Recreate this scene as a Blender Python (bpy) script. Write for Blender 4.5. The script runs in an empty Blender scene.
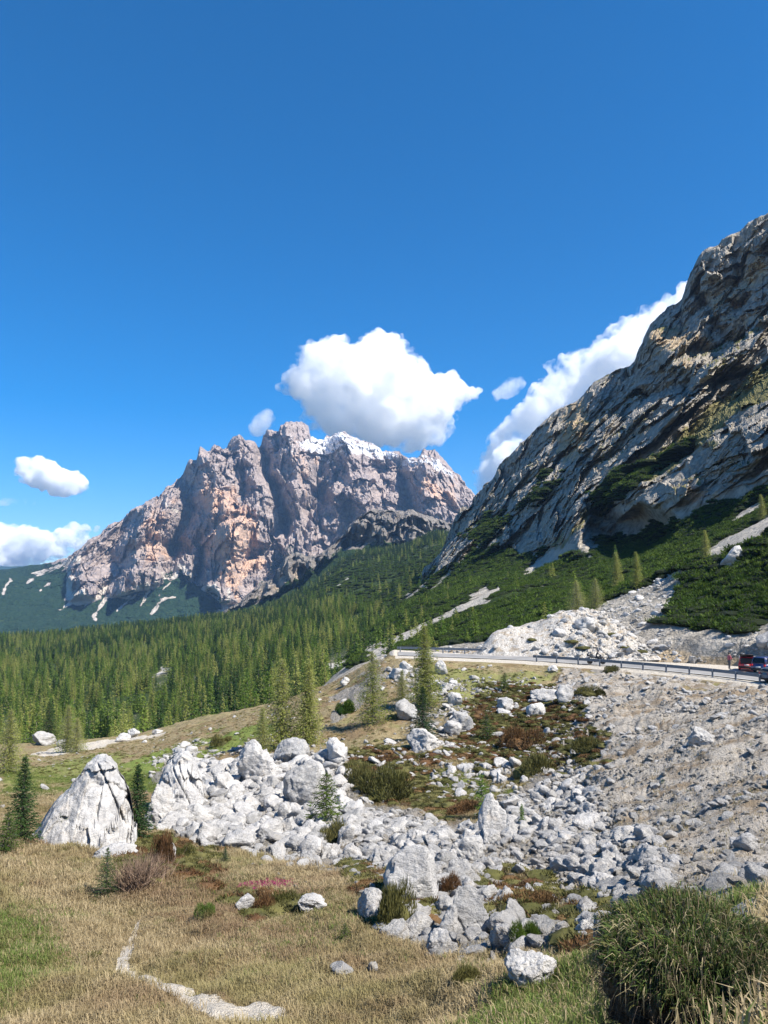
SUN_E = 5.0; SKY_S = .082; HAZE = 0.00004; EXPO = 1.0; SKY_G = 1.0; CLOUDS = True
import bpy, bmesh, math, random
import numpy as np
from mathutils import Vector, Matrix
from mathutils.bvhtree import BVHTree
R = math.radians
random.seed(7); RNG = np.random.default_rng(11)
scene = bpy.context.scene
COL = scene.collection
# ------------------------------------------------------------------ camera model
F, W, H = 770.0, 768, 1024
PITCH = R(6.5)
sP, cP = math.sin(PITCH), math.cos(PITCH)
def dirs(x, y):
    """azimuth tangent (X/Y) unit horizontal direction and slope for image position"""
    x = np.asarray(x, float); y = np.asarray(y, float)
    cx = (x - W/2)/F; cy = (H/2 - y)/F
    X = cx; Y = cP - cy*sP; Z = sP + cy*cP
    h = np.hypot(X, Y)
    return X/h, Y/h, Z/h
def P(x, y, r):
    a, b, c = dirs(x, y)
    return np.stack([a*r, b*r, c*r], -1)
def proj(p):
    p = np.asarray(p, float)
    X, Y, Z = p[..., 0], p[..., 1], p[..., 2]
    d = Y*cP + Z*sP
    up = -Y*sP + Z*cP
    d = np.where(d < .05, .05, d)
    return W/2 + F*X/d, H/2 - F*up/d
# ------------------------------------------------------------------ noise
def _hash(ix, iy, iz, seed):
    h = (ix*374761393 + iy*668265263 + iz*2147483647 + seed*974634777) & 0xFFFFFFFF
    h = ((h ^ (h >> 13))*1274126177) & 0xFFFFFFFF
    h = ((h ^ (h >> 16))*2246822519) & 0xFFFFFFFF
    return (h ^ (h >> 15)) & 0xFFFFFFFF
def noise3(p, seed=0):
    p = np.asarray(p, float)
    i = np.floor(p).astype(np.int64); f = p - i
    u = f*f*f*(f*(f*6-15)+10)
    out = 0
    for dx in (0, 1):
        wx = u[:, 0] if dx else 1-u[:, 0]
        for dy in (0, 1):
            wy = u[:, 1] if dy else 1-u[:, 1]
            for dz in (0, 1):
                wz = u[:, 2] if dz else 1-u[:, 2]
                h = _hash(i[:, 0]+dx, i[:, 1]+dy, i[:, 2]+dz, seed)
                gx = ((h & 1023)/511.5-1); gy = (((h >> 10) & 1023)/511.5-1); gz = (((h >> 20) & 1023)/511.5-1)
                out = out + wx*wy*wz*(gx*(f[:, 0]-dx)+gy*(f[:, 1]-dy)+gz*(f[:, 2]-dz))
    return out*1.25
def fbm(p, oct=4, seed=0, gain=.5, lac=2.03):
    a, s, n = 1., 0, 0
    p = np.asarray(p, float)
    for o in range(oct):
        s = s + a*noise3(p*lac**o, seed+o*17); n += a; a *= gain
    return s/n*1.6
def ridged(p, oct=4, seed=0, gain=.5, lac=2.1):
    a, s, n = 1., 0, 0
    for o in range(oct):
        s = s + a*(1-np.abs(noise3(p*lac**o, seed+o*31))*2.2); n += a; a *= gain
    return s/n
def cells(p, seed=0):
    """cellular noise: distance to the cell border and a random value of the cell"""
    p = np.asarray(p, float); i = np.floor(p).astype(np.int64)
    d1 = np.full(len(p), 9.); d2 = d1.copy(); v = np.zeros(len(p))
    for dx in (-1, 0, 1):
        for dy in (-1, 0, 1):
            for dz in (-1, 0, 1):
                c = i+[dx, dy, dz]; h = _hash(c[:, 0], c[:, 1], c[:, 2], seed)
                q = c+np.stack([(h & 1023)/1023., ((h >> 10) & 1023)/1023., ((h >> 20) & 1023)/1023.], 1)
                d = ((q-p)**2).sum(1); n1 = d < d1
                d2 = np.where(n1, d1, np.minimum(d2, d)); v = np.where(n1, ((h*2654435761) >> 8 & 0xFFFF)/65535., v); d1 = np.where(n1, d, d1)
    return np.sqrt(d2)-np.sqrt(d1), v
def facets(p, seed=0, slope=.6):
    """broken rock: flat tilted facets, one per cell; height about -1..1"""
    p = np.asarray(p, float); i = np.floor(p).astype(np.int64)
    best = np.full(len(p), 9.); out = np.zeros(len(p))
    for dx in (-1, 0, 1):
        for dy in (-1, 0, 1):
            for dz in (-1, 0, 1):
                c = i+[dx, dy, dz]; h = _hash(c[:, 0], c[:, 1], c[:, 2], seed); g = _hash(c[:, 0], c[:, 1], c[:, 2], seed+77)
                q = c+np.stack([(h & 1023)/1023., ((h >> 10) & 1023)/1023., ((h >> 20) & 1023)/1023.], 1)
                r = p-q; d = (r**2).sum(1); n1 = d < best
                hv = ((g >> 3) & 1023)/511.5-1+slope*2*(r[:, 0]*(((g >> 8) & 1023)/511.5-1)+r[:, 1]*(((g >> 15) & 1023)/511.5-1)+r[:, 2]*(((g >> 21) & 1023)/511.5-1))
                out = np.where(n1, hv, out); best = np.where(n1, d, best)
    return out
def sstep(a, b, x):
    t = np.clip((x-a)/(b-a), 0, 1); return t*t*(3-2*t)
# ------------------------------------------------------------------ masks on places of the ground
def sdpoly(px, py, poly):
    poly = np.array(poly, float); n = len(poly)
    d = np.full(px.shape, 1e18); ins = np.zeros(px.shape, bool)
    for i in range(n):
        a = poly[i]; b = poly[(i+1) % n]
        ex, ey = b-a; wx, wy = px-a[0], py-a[1]
        t = np.clip((wx*ex+wy*ey)/(ex*ex+ey*ey+1e-9), 0, 1)
        d = np.minimum(d, (wx-ex*t)**2+(wy-ey*t)**2)
        if abs(ey) > 1e-9:
            c = ((a[1] > py) != (b[1] > py)) & (px < ex*(py-a[1])/ey+a[0])
            ins ^= c
    return np.where(ins, 1, -1)*np.sqrt(d)
def sdline(px, py, pts):
    d = np.full(px.shape, -1e9)
    for i in range(len(pts)-1):
        a = np.array(pts[i][:2], float); b = np.array(pts[i+1][:2], float); wa, wb = pts[i][2], pts[i+1][2]
        e = b-a; t = np.clip(((px-a[0])*e[0]+(py-a[1])*e[1])/(e@e+1e-9), 0, 1)
        d = np.maximum(d, (wa+(wb-wa)*t) - np.hypot(px-a[0]-e[0]*t, py-a[1]-e[1]*t))
    return d
# ------------------------------------------------------------------ interpolation
def pchip(tk, V, t):
    """V[k, ...] at knots tk, monotone cubic, evaluated at t -> [len(t), ...]"""
    tk = np.asarray(tk, float); V = np.asarray(V, float); t = np.asarray(t, float)
    h = np.diff(tk); hs = h.reshape((-1,)+(1,)*(V.ndim-1))
    d = np.diff(V, axis=0)/hs
    m = np.zeros_like(V)
    if len(tk) > 2:
        a, b = d[:-1], d[1:]
        ok = a*b > 0
        m[1:-1] = np.where(ok, 2*a*b/np.where(ok, a+b, 1), 0)
    m[0] = d[0]; m[-1] = d[-1]
    i = np.clip(np.searchsorted(tk, t, side='right')-1, 0, len(tk)-2)
    sh = (-1,)+(1,)*(V.ndim-1)
    hi = h[i].reshape(sh); s = ((t-tk[i])/h[i]).reshape(sh)
    s2, s3 = s*s, s*s*s
    return (2*s3-3*s2+1)*V[i] + (s3-2*s2+s)*hi*m[i] + (3*s2-2*s3)*V[i+1] + (s3-s2)*hi*m[i+1]
def lines_surface(lines, xs, rows):
    """lines: list of [(x, y, r)...] ; rows: rows between line k and k+1. -> X grid, Y px grid, r grid"""
    Y = []; L = []
    for ln in lines:
        ln = sorted(ln); a = np.array(ln, float)
        Y.append(pchip(a[:, 0], a[:, 1], np.clip(xs, a[0, 0], a[-1, 0])))
        L.append(np.exp(pchip(a[:, 0], np.log(a[:, 2]), np.clip(xs, a[0, 0], a[-1, 0]))))
    Y = np.array(Y); L = np.log(np.array(L))
    t = np.concatenate([k+np.arange(n)/n for k, n in enumerate(rows)]+[[len(rows)]])
    tk = np.arange(len(lines))
    YY = pchip(tk, Y, t); RR = np.exp(pchip(tk, L, t))
    XX = np.broadcast_to(xs, YY.shape)
    return XX.copy(), YY, RR, np.broadcast_to(t[:, None], YY.shape)
# ------------------------------------------------------------------ object helpers
def tag(o, label=None, cat=None, group=None, kind=None):
    if label: o['label'] = label
    if cat: o['category'] = cat
    if group: o['group'] = group
    if kind: o['kind'] = kind
    return o
def mesh_np(name, V, Fq, mats=(), smooth=True, attrs=None):
    """V (n,3), Fq (m,k) int faces"""
    me = bpy.data.meshes.new(name)
    V = np.asarray(V, np.float32); Fq = np.asarray(Fq, np.int32)
    me.vertices.add(len(V)); me.vertices.foreach_set('co', V.ravel())
    k = Fq.shape[1]
    me.loops.add(Fq.size); me.loops.foreach_set('vertex_index', Fq.ravel())
    me.polygons.add(len(Fq)); me.polygons.foreach_set('loop_start', np.arange(0, Fq.size, k, dtype=np.int32))
    me.polygons.foreach_set('loop_total', np.full(len(Fq), k, np.int32))
    me.polygons.foreach_set('use_smooth', np.full(len(Fq), smooth, bool))
    for m in mats: me.materials.append(m)
    if attrs:
        for nm, arr in attrs.items():
            arr = np.asarray(arr, np.float32)
            if arr.ndim == 1:
                a = me.attributes.new(nm, 'FLOAT', 'POINT'); a.data.foreach_set('value', arr)
            else:
                a = me.attributes.new(nm, 'FLOAT_VECTOR', 'POINT'); a.data.foreach_set('vector', arr.ravel())
    me.update(); me.validate()
    return me
def link(name, me, parent=None, loc=None):
    o = bpy.data.objects.new(name, me); COL.objects.link(o)
    if parent: o.parent = parent
    if loc is not None: o.location = loc
    return o
def grid_faces(nr, nc):
    i = np.arange(nr*nc).reshape(nr, nc)
    return np.stack([i[:-1, :-1].ravel(), i[:-1, 1:].ravel(), i[1:, 1:].ravel(), i[1:, :-1].ravel()], 1)
class Surf:
    """a terrain sheet: verts, faces, with helper data"""
    def __init__(s, V, nr, nc):
        s.V = V; s.nr, s.nc = nr, nc; s.F = grid_faces(nr, nc)
        s.px, s.py = proj(V)
    def area_w(s, dens):
        V = s.V; f = s.F
        n = np.cross(V[f[:, 2]]-V[f[:, 0]], V[f[:, 3]]-V[f[:, 1]])*.5
        a = np.abs(n[:, 2])          # plan area
        return a*dens[f].mean(1)
    def scatter(s, dens, count, rng, surf=False, limit=(-120, 888, -200, 1200)):
        ok = (getattr(s, 'rmax_mask', True))*(s.px > limit[0]) & (s.px < limit[1]) & (s.py > limit[2]) & (s.py < limit[3]) & (s.V[:, 1] > 0)
        w = s.area_w(dens*ok)
        if surf:
            V = s.V; f = s.F
            w = np.linalg.norm(np.cross(V[f[:, 2]]-V[f[:, 0]], V[f[:, 3]]-V[f[:, 1]])*.5, axis=1)*(dens*ok)[f].mean(1)
        c = np.cumsum(w); tot = c[-1]
        if count is None: count = int(tot)
        i = np.searchsorted(c, rng.random(count)*tot)
        i = np.clip(i, 0, len(w)-1)
        f = s.F[i]; u = rng.random((count, 1)); v = rng.random((count, 1))
        p = (s.V[f[:, 0]]*(1-u)+s.V[f[:, 1]]*u)*(1-v)+(s.V[f[:, 3]]*(1-u)+s.V[f[:, 2]]*u)*v
        n = np.cross(s.V[f[:, 1]]-s.V[f[:, 0]], s.V[f[:, 3]]-s.V[f[:, 0]]); n /= np.linalg.norm(n, axis=1, keepdims=True)+1e-12
        n *= np.sign(n[:, 2:3]+1e-9)
        return p, n, f[:, 0]
def bvh_of(V, Fq): return BVHTree.FromPolygons(V.tolist(), Fq.tolist())
# ------------------------------------------------------------------ materials
class NB:
    def __init__(s, name, disp=False):
        s.m = bpy.data.materials.new(name); s.m.use_nodes = True; s.t = s.m.node_tree; s.t.nodes.clear()
        s.out = s.n('ShaderNodeOutputMaterial')
    def n(s, typ, **kw):
        nd = s.t.nodes.new(typ)
        for k, v in kw.items():
            if k.startswith('_'): setattr(nd, k[1:], v)
            else: s.i(nd, k, v)
        return nd
    def i(s, nd, k, v):
        sk = nd.inputs[int(k[1:])] if (k[0] == 'i' and k[1:].isdigit()) else nd.inputs[k.replace('__', ' ')]
        if isinstance(v, bpy.types.NodeSocket): s.t.links.new(v, sk)
        else: sk.default_value = v
    def pos(s): return s.n('ShaderNodeNewGeometry').outputs['Position']
    def obj(s): return s.n('ShaderNodeTexCoord').outputs['Object']
    def rnd(s): return s.n('ShaderNodeObjectInfo').outputs['Random']
    def attr(s, nm): return s.n('ShaderNodeAttribute', _attribute_name=nm).outputs['Fac']
    def mapv(s, v, sc=(1, 1, 1), rot=(0, 0, 0), loc=(0, 0, 0)):
        return s.n('ShaderNodeMapping', Vector=v, Scale=sc, Rotation=rot, Location=loc).outputs[0]
    def noise(s, v, sc, det=4, rough=.55, dist=0.): 
        return s.n('ShaderNodeTexNoise', Vector=v, Scale=sc, Detail=det, Roughness=rough, Distortion=dist).outputs['Fac']
    def vor(s, v, sc, feat='F1', out='Distance', rnd=1.):
        return s.n('ShaderNodeTexVoronoi', _feature=feat, Vector=v, Scale=sc, Randomness=rnd).outputs[out]
    def math(s, op, a, b=0., clamp=False):
        nd = s.n('ShaderNodeMath', _operation=op, _use_clamp=clamp); s.i(nd, 'i0', a); s.i(nd, 'i1', b); return nd.outputs[0]
    def ramp(s, f, a, b, lo=0., hi=1.):
        return s.n('ShaderNodeMapRange', _interpolation_type='SMOOTHSTEP', Value=f, From__Min=a, From__Max=b, To__Min=lo, To__Max=hi).outputs[0]
    def mix(s, f, a, b, mode='MIX'):
        nd = s.n('ShaderNodeMix', _data_type='RGBA', _blend_type=mode)
        for k, v in ((0, f), (6, a), (7, b)):
            if isinstance(v, bpy.types.NodeSocket): s.t.links.new(v, nd.inputs[k])
            else: nd.inputs[k].default_value = (v if k == 0 else (*v, 1) if len(v) == 3 else v)
        return nd.outputs[2]
    def bump(s, h, dist, strength=1., nrm=None):
        nd = s.n('ShaderNodeBump', Height=h, Distance=dist, Strength=strength)
        if nrm is not None: s.t.links.new(nrm, nd.inputs['Normal'])
        return nd.outputs[0]
    def done(s, col, rough=.9, nrm=None, spec=.2, trans=None, **kw):
        b = s.n('ShaderNodeBsdfPrincipled', Roughness=rough)
        b.inputs['Specular IOR Level'].default_value = spec
        if isinstance(col, bpy.types.NodeSocket): s.t.links.new(col, b.inputs['Base Color'])
        else: b.inputs['Base Color'].default_value = (*col, 1)
        if nrm is not None: s.t.links.new(nrm, b.inputs['Normal'])
        for k, v in kw.items(): s.i(b, k, v)
        sh = b.outputs[0]
        if trans:
            t = s.n('ShaderNodeBsdfTranslucent')
            if isinstance(col, bpy.types.NodeSocket): s.t.links.new(col, t.inputs['Color'])
            else: t.inputs['Color'].default_value = (*col, 1)
            mx = s.n('ShaderNodeMixShader', i0=trans, i1=sh, i2=t.outputs[0]); sh = mx.outputs[0]
        s.t.links.new(sh, s.out.inputs['Surface'])
        return s.m
def flat(name, col, rough=.5, spec=.4, **kw):
    b = NB(name); n = b.noise(b.obj(), 6, 3)
    c = b.mix(b.ramp(n, .3, .8), tuple(v*.85 for v in col), tuple(min(1, v*1.1) for v in col))
    return b.done(c, rough, spec=spec, **kw)

def m_rock(name, light=(.62, .60, .57), dark=(.40, .39, .38), warm=(.52, .44, .35), sc=1.):
    b = NB(name); v = b.obj() ; rn = b.rnd()
    off = b.n('ShaderNodeVectorMath', _operation='ADD'); b.t.links.new(v, off.inputs[0])
    cmb = b.n('ShaderNodeCombineXYZ', X=b.math('MULTIPLY', rn, 37.), Y=b.math('MULTIPLY', rn, 91.)); b.t.links.new(cmb.outputs[0], off.inputs[1])
    v = off.outputs[0]
    n1 = b.noise(v, 1.3*sc, 5, .62, .3); n2 = b.noise(v, 6*sc, 6, .7); cr = b.vor(v, 3.2*sc, 'DISTANCE_TO_EDGE')
    c = b.mix(b.ramp(n1, .36, .66), dark, light)
    c = b.mix(b.ramp(n2, .5, .75, 0, .45), c, tuple(x*1.22 for x in light))
    c = b.mix(b.ramp(b.noise(v, .9*sc, 2), .58, .74, 0, .5), c, warm)
    c = b.mix(b.ramp(n2, .42, .28, 0, .6), c, (.13, .125, .12))
    c = b.mix(b.math('MULTIPLY', rn, .35), c, (.36, .345, .32))
    st = b.noise(b.mapv(v, (1, 1, 3.5), (.4, .3, 0)), 2.6*sc, 5, .7)
    c = b.mix(b.ramp(st, .56, .68, 0, .55), c, (.20, .195, .19))
    h = b.math('ADD', b.math('MULTIPLY', n2, 1.), b.math('MULTIPLY', st, .6))
    nr = b.bump(h, .16/sc, 1.)
    return b.done(c, .92, nr, .15)
def m_foliage(name, a, bcol, c2, trans=.25, sc=1., patch=None):
    b = NB(name); rn = b.rnd(); v = b.obj()
    c = b.mix(b.ramp(rn, 0, 1), a, bcol)
    c = b.mix(b.ramp(b.noise(v, 1.2*sc, 3), .42, .66), c, c2)
    c = b.mix(b.ramp(b.noise(b.pos(), .011, 3, .6), .40, .62, 0, .5), c, tuple(x*.6 for x in a))
    if patch:
        c = b.mix(b.ramp(b.noise(b.pos(), .22, 4, .6), .48, .62, 0, .75), c, patch[0]); c = b.mix(b.ramp(b.noise(b.pos(), .13, 5, .65, .5), .52, .64, 0, .7), c, patch[1])
        c = b.mix(b.ramp(b.noise(b.pos(), .9, 3, .6), .55, .7, 0, .5), c, patch[2])
    return b.done(c, .75, None, .15, trans)
def m_bark(name, c1=(.13, .10, .08), c2=(.24, .21, .18)):
    b = NB(name); v = b.mapv(b.obj(), (6, 6, 1.5))
    n = b.noise(v, 3, 5, .7); return b.done(b.mix(b.ramp(n, .35, .65), c1, c2), .9, b.bump(n, .03))

def m_ground():
    b = NB('ground'); v = b.pos()
    rock, green, heath, dirt, fine = [b.attr(k) for k in ('rock', 'green', 'heath', 'dirt', 'fine')]
    nA = b.noise(v, .35, 5, .62); nB = b.noise(v, 2.2, 5, .65); nC = b.noise(v, 9., 4, .7); nD = b.noise(b.mapv(v, (26, 26, 26)), 1., 3, .7)
    dry = b.mix(b.ramp(nB, .35, .65), (.235, .185, .098), (.36, .295, .17))
    dry = b.mix(b.ramp(nC, .42, .62, 0, .55), dry, (.135, .105, .055))
    dry = b.mix(b.ramp(nA, .5, .66, 0, .55), dry, (.17, .175, .06)); dry = b.mix(b.ramp(b.noise(v, .18, 4, .6), .5, .62, 0, .6), dry, (.20, .13, .075))
    gr = b.mix(b.ramp(nB, .35, .65), (.10, .155, .03), (.20, .23, .06))
    gr = b.mix(b.ramp(nC, .5, .68, 0, .5), gr, (.26, .22, .11))
    c = b.mix(b.ramp(b.math('ADD', green, b.math('MULTIPLY', b.math('SUBTRACT', nB, .5), .7)), .3, .7), dry, gr)
    he = b.mix(b.ramp(nB, .38, .62), (.085, .048, .026), (.155, .13, .055))
    he = b.mix(b.ramp(nC, .5, .7, 0, .5), he, (.055, .06, .022))
    c = b.mix(b.ramp(b.math('ADD', heath, b.math('MULTIPLY', b.math('SUBTRACT', nC, .5), .8)), .3, .7), c, he)
    # stones
    warp = b.n('ShaderNodeVectorMath', _operation='ADD'); b.t.links.new(v, warp.inputs[0])
    nv = b.n('ShaderNodeTexNoise', Vector=v, Scale=1.5, Detail=3); sc = b.n('ShaderNodeVectorMath', _operation='SCALE', i3=.35)
    b.t.links.new(nv.outputs['Color'], sc.inputs[0]); b.t.links.new(sc.outputs[0], warp.inputs[1])
    wv = warp.outputs[0]
    v1 = b.n('ShaderNodeTexVoronoi', Vector=wv, Scale=2.3); v2 = b.n('ShaderNodeTexVoronoi', Vector=wv, Scale=6.5)
    e1 = b.vor(wv, 2.3, 'DISTANCE_TO_EDGE'); e2 = b.vor(wv, 6.5, 'DISTANCE_TO_EDGE')
    sep = b.n('ShaderNodeSeparateColor', Color=v2.outputs['Color'])
    st = b.mix(b.ramp(sep.outputs[0], 0, 1), (.10, .09, .075), (.24, .225, .20))  # dark soil between the boulders, lowered further to stand in for gap shadows
    st = b.mix(b.ramp(nA, .4, .62, 0, .65), st, (.31, .265, .205))
    st = b.mix(b.ramp(nC, .5, .7, 0, .55), st, (.17, .165, .16))
    st = b.mix(b.ramp(nD, .45, .62, 0, .5), st, (.50, .48, .45))
    fs = b.mix(b.ramp(nD, .4, .65), (.34, .305, .26), (.56, .52, .46))
    dv_ = b.mapv(v, (.28, 1.25, 1), (0, 0, R(-14)))
    fs = b.mix(b.ramp(b.noise(dv_, .42, 6, .68), .47, .62, 0, .9), fs, (.25, .19, .125)); fs = b.mix(b.ramp(b.noise(dv_, 1.1, 5, .7), .54, .66, 0, .75), fs, (.19, .175, .155))
    st = b.mix(b.ramp(fine, .3, .7), st, fs)
    rk = b.ramp(b.math('ADD', rock, b.math('MULTIPLY', b.math('SUBTRACT', nB, .5), 1.1)), .36, .6)
    rk = b.math('MULTIPLY', rk, b.math('SUBTRACT', 1., b.ramp(dirt, .3, .6)))
    c = b.mix(rk, c, st)
    dt = b.mix(b.ramp(nD, .35, .65), (.40, .355, .29), (.58, .53, .45))
    c = b.mix(b.ramp(b.math('ADD', dirt, b.math('MULTIPLY', b.math('SUBTRACT', nC, .5), .9)), .42, .6), c, dt)
    h = b.math('ADD', b.math('MULTIPLY', nB, .5), b.math('MULTIPLY', nC, .3))
    hs = b.math('MULTIPLY', rk, b.math('ADD', b.math('MULTIPLY', nB, .3), b.math('MULTIPLY', nC, .35)))
    nr = b.bump(b.math('ADD', b.math('ADD', h, hs), b.math('MULTIPLY', nD, .18)), .30)
    return b.done(c, .95, nr, .1)

def m_mount(name, veg=True, s=1., hues=None, shrub=None, strat_rot=(0, 0, 0), streak=.5):
    """rock mountainside; s = metres scale (1 far, small = near). attributes: veg, snow, scree, warm"""
    hu = hues or dict(a=(.30, .275, .27), b=(.46, .42, .40), warm=(.60, .40, .26), dark=(.17, .165, .175), scree=(.62, .58, .53))
    b = NB(name); v = b.pos()
    veg, snow, scree, warm = [b.attr(k) for k in ('veg', 'snow', 'scree', 'warm')]
    k = 1/s
    n1 = b.noise(v, .006*k, 6, .62); n2 = b.noise(v, .03*k, 6, .65); n3 = b.noise(v, .12*k, 5, .7)
    vs = b.mapv(v, (.25, .25, 1.6), strat_rot); st = b.noise(vs, .035*k, 5, .65, .4); st2 = b.noise(vs, .11*k, 4, .65)
    vv = b.mapv(v, (1, 1, .16)); ve = b.noise(vv, .05*k, 5, .65)
    c = b.mix(b.ramp(n2, .35, .65), hu['a'], hu['b'])
    c = b.mix(b.ramp(b.math('ADD', warm, b.math('MULTIPLY', b.math('SUBTRACT', n1, .5), 1.6)), .35, .75), c, b.mix(b.ramp(n2, .3, .7), hu['warm'], tuple(x*1.25 for x in hu['warm'])))
    c = b.mix(b.ramp(st, .5, .64, 0, streak), c, hu['dark'])
    c = b.mix(b.ramp(st2, .52, .66, 0, streak*.7), c, hu['b'])
    c = b.mix(b.ramp(ve, .54, .68, 0, .5), c, hu['dark'])
    c = b.mix(b.ramp(n3, .55, .72, 0, .35), c, tuple(x*1.2 for x in hu['b']))
    w = b.ramp(b.math('ADD', scree, b.math('MULTIPLY', b.math('SUBTRACT', n3, .5), .8)), .38, .62)
    c = b.mix(w, c, b.mix(b.ramp(n2, .35, .65), hu['scree'], tuple(x*.8 for x in hu['scree'])))
    sh = shrub or ((.020, .042, .016), (.045, .075, .024), (.13, .125, .05))
    vg = b.mix(b.ramp(n3, .35, .65), sh[0], sh[1])
    vg = b.mix(b.ramp(n2, .55, .7, 0, .5), vg, sh[2])
    gw = b.ramp(b.math('ADD', b.attr('grass'), b.math('MULTIPLY', b.math('SUBTRACT', b.math('ADD', n3, n2), 1.), .9)), .4, .6)
    c = b.mix(gw, c, b.mix(b.ramp(n3, .35, .65), (.13, .135, .05), (.25, .215, .11)))
    w = b.ramp(b.math('ADD', veg, b.math('MULTIPLY', b.math('SUBTRACT', b.math('ADD', n3, n2), 1.), .9)), .42, .58)
    c = b.mix(w, c, vg)
    w2 = b.ramp(b.math('ADD', snow, b.math('MULTIPLY', b.math('SUBTRACT', n3, .5), 1.4)), .45, .6)
    c = b.mix(w2, c, (.82, .84, .87))
    h = b.math('ADD', b.math('MULTIPLY', n2, .9), b.math('ADD', b.math('MULTIPLY', n3, .45), b.math('ADD', b.math('MULTIPLY', st, .5), b.math('MULTIPLY', ve, .6))))
    nr = b.bump(h, 14*s)
    return b.done(c, .93, nr, .1)
# ------------------------------------------------------------------ GROUND (the bowl, meadow, road shelf)
def xs_range(x0, x1, fine0, fine1, step, coarse):
    a = np.arange(x0, fine0, coarse); b = np.arange(fine0, fine1, step); c = np.arange(fine1, x1+1, coarse)
    return np.concatenate([a, b, c])
def zpx(x, r, z):
    """picture row of a point at column x, distance r, height z"""
    lo, hi = 0., 1400.
    for _ in range(40):
        m = (lo+hi)/2
        if dirs(x, m)[2]*r > z: lo = m
        else: hi = m
    return (lo+hi)/2
ROADZ = -7.5
road_near = [(395, 105), (440, 102), (480, 100), (520, 98), (560, 95), (600, 92), (650, 88), (700, 84), (768, 78), (860, 68), (980, 56), (1150, 44), (1300, 38)]
road_w = [(395, 14), (480, 9), (560, 9), (620, 12), (660, 14), (700, 16), (768, 18), (1300, 20)]
def rw(x): return float(np.interp(x, [a for a, _ in road_w], [c for _, c in road_w]))
def rn_(x): return float(np.interp(x, [a for a, _ in road_near], [c for _, c in road_near]))
G = [
 [(-500,1400,1.5),(384,1400,1.5),(1300,1400,1.5)],
 [(-500,1060,13),(0,1060,12),(260,1060,11),(390,1060,10.5),(520,1060,9),(600,1060,7.5),(650,1060,5.5),(768,1060,3.6),(1300,1060,3.2)],
 [(-500,960,22),(0,960,20),(260,960,19),(390,960,17.5),(520,960,16),(600,960,13.5),(680,960,8.5),(768,960,6),(1300,960,5)],
 [(-500,890,31),(0,890,29),(260,890,28),(390,890,27),(520,900,27),(610,905,24),(680,900,14),(768,888,10),(1300,880,8)],
 [(-500,845,42),(0,845,40),(130,850,40),(260,855,39),(390,860,37),(520,860,35),(620,865,31),(690,870,26),(768,874,24),(1300,870,20)],
 [(-500,800,64),(0,800,62),(130,805,58),(260,800,55),(390,800,53),(520,800,50),(650,800,43),(768,800,36),(1300,800,28)],
 [(-500,770,92),(0,768,90),(130,765,85),(200,757,78),(260,745,74),(390,740,68),(520,740,66),(650,740,57),(768,740,50),(1300,740,38)],
 [(-500,760,130),(0,752,130),(60,748,130),(130,740,130),(200,724,125),(260,712,115),(330,694,105),(390,695,86),(520,695,82),(650,697,73),(768,700,64),(1300,700,46)],
 [(-500,750,160),(0,745,155),(60,742,152),(130,735,150),(200,718,140),(260,706,130),(330,684,118),(370,664,110)]+[(x, zpx(x, r-.8, ROADZ-.25), r-.8) for x, r in road_near],
 [(-500,752,175),(0,748,170),(60,745,166),(130,738,163),(200,722,152),(260,711,141),(330,690,128),(370,668,118)]+[(x, zpx(x, r+.4, ROADZ-.06), r+.4) for x, r in road_near],
 [(-500,760,215),(0,757,205),(60,754,200),(130,748,195),(200,735,185),(260,726,172),(330,705,152),(370,680,136)]+[(x, zpx(x, r+rw(x), ROADZ-.06), r+rw(x)) for x, r in road_near],
 [(x, zpx(x, 330, -75), 330) for x in (-500, 384, 1300)],
 [(x, zpx(x, 2600, -260), 2600) for x in (-500, 384, 1300)],
 [(x, zpx(x, 7600, -300), 7600) for x in (-500, 384, 1300)],
]
xs = xs_range(-500, 1300, -60, 830, 1.5, 14)
X, Y, RR, T = lines_surface(G, xs, [26, 50, 46, 36, 40, 34, 30, 30, 16, 16, 14, 6, 4])
gv = P(X, Y, RR)
px0, py0 = X.ravel(), Y.ravel()
nr, nc = X.shape
r0 = RR.ravel()
near = r0 < 260
wn = fbm(gv.reshape(-1, 3)*np.array([.12, .12, 0.3]), 3, 5)*22      # wander for outlines, px
wn2 = fbm(gv.reshape(-1, 3)*np.array([.12, .12, 0.3])+50, 3, 6)*16
mx, my = px0+wn, py0+wn2
def pm(poly, w=6, x=mx, y=my): return sstep(-w, w, sdpoly(x, y, poly))
rock = np.maximum.reduce([
  pm([(150,775),(182,752),(240,768),(285,742),(335,742),(350,770),(372,800),(480,820),(520,770),(560,700),(600,674),(800,690),(900,700),(900,890),(768,884),(690,905),(650,955),(560,950),(440,955),(375,925),(360,880),(300,868),(230,850),(170,840)]),
  pm([(370,655),(400,656),(480,720),(470,760),(420,745),(395,700)], 5)*.45,
  pm([(560,668),(800,680),(800,760),(560,760)], 8),
  pm([(345,692),(374,666),(384,686),(342,724),(328,714)], 5),
  ])
rock *= np.where((px0 < 660) & (py0 > 950), 0, 1)
heath = np.maximum.reduce([
  pm([(350,750),(380,745),(480,768),(600,768),(610,740),(560,690),(470,700),(450,760),(420,780),(480,805),(440,815),(360,790)], 7)*.95,
  pm([(345,870),(430,880),(440,930),(370,930)])*.9, pm([(480,890),(600,900),(620,940),(500,930)])*.9,
  pm([(150,840),(215,850),(225,895),(150,890),(95,850)])*.8, pm([(560,935),(640,940),(650,965),(560,965)])*.7,
  pm([(240,895),(300,900),(300,915),(230,915)], 4)*.7, pm([(0,690),(0,760),(30,750),(60,740)],4)*.2])
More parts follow.
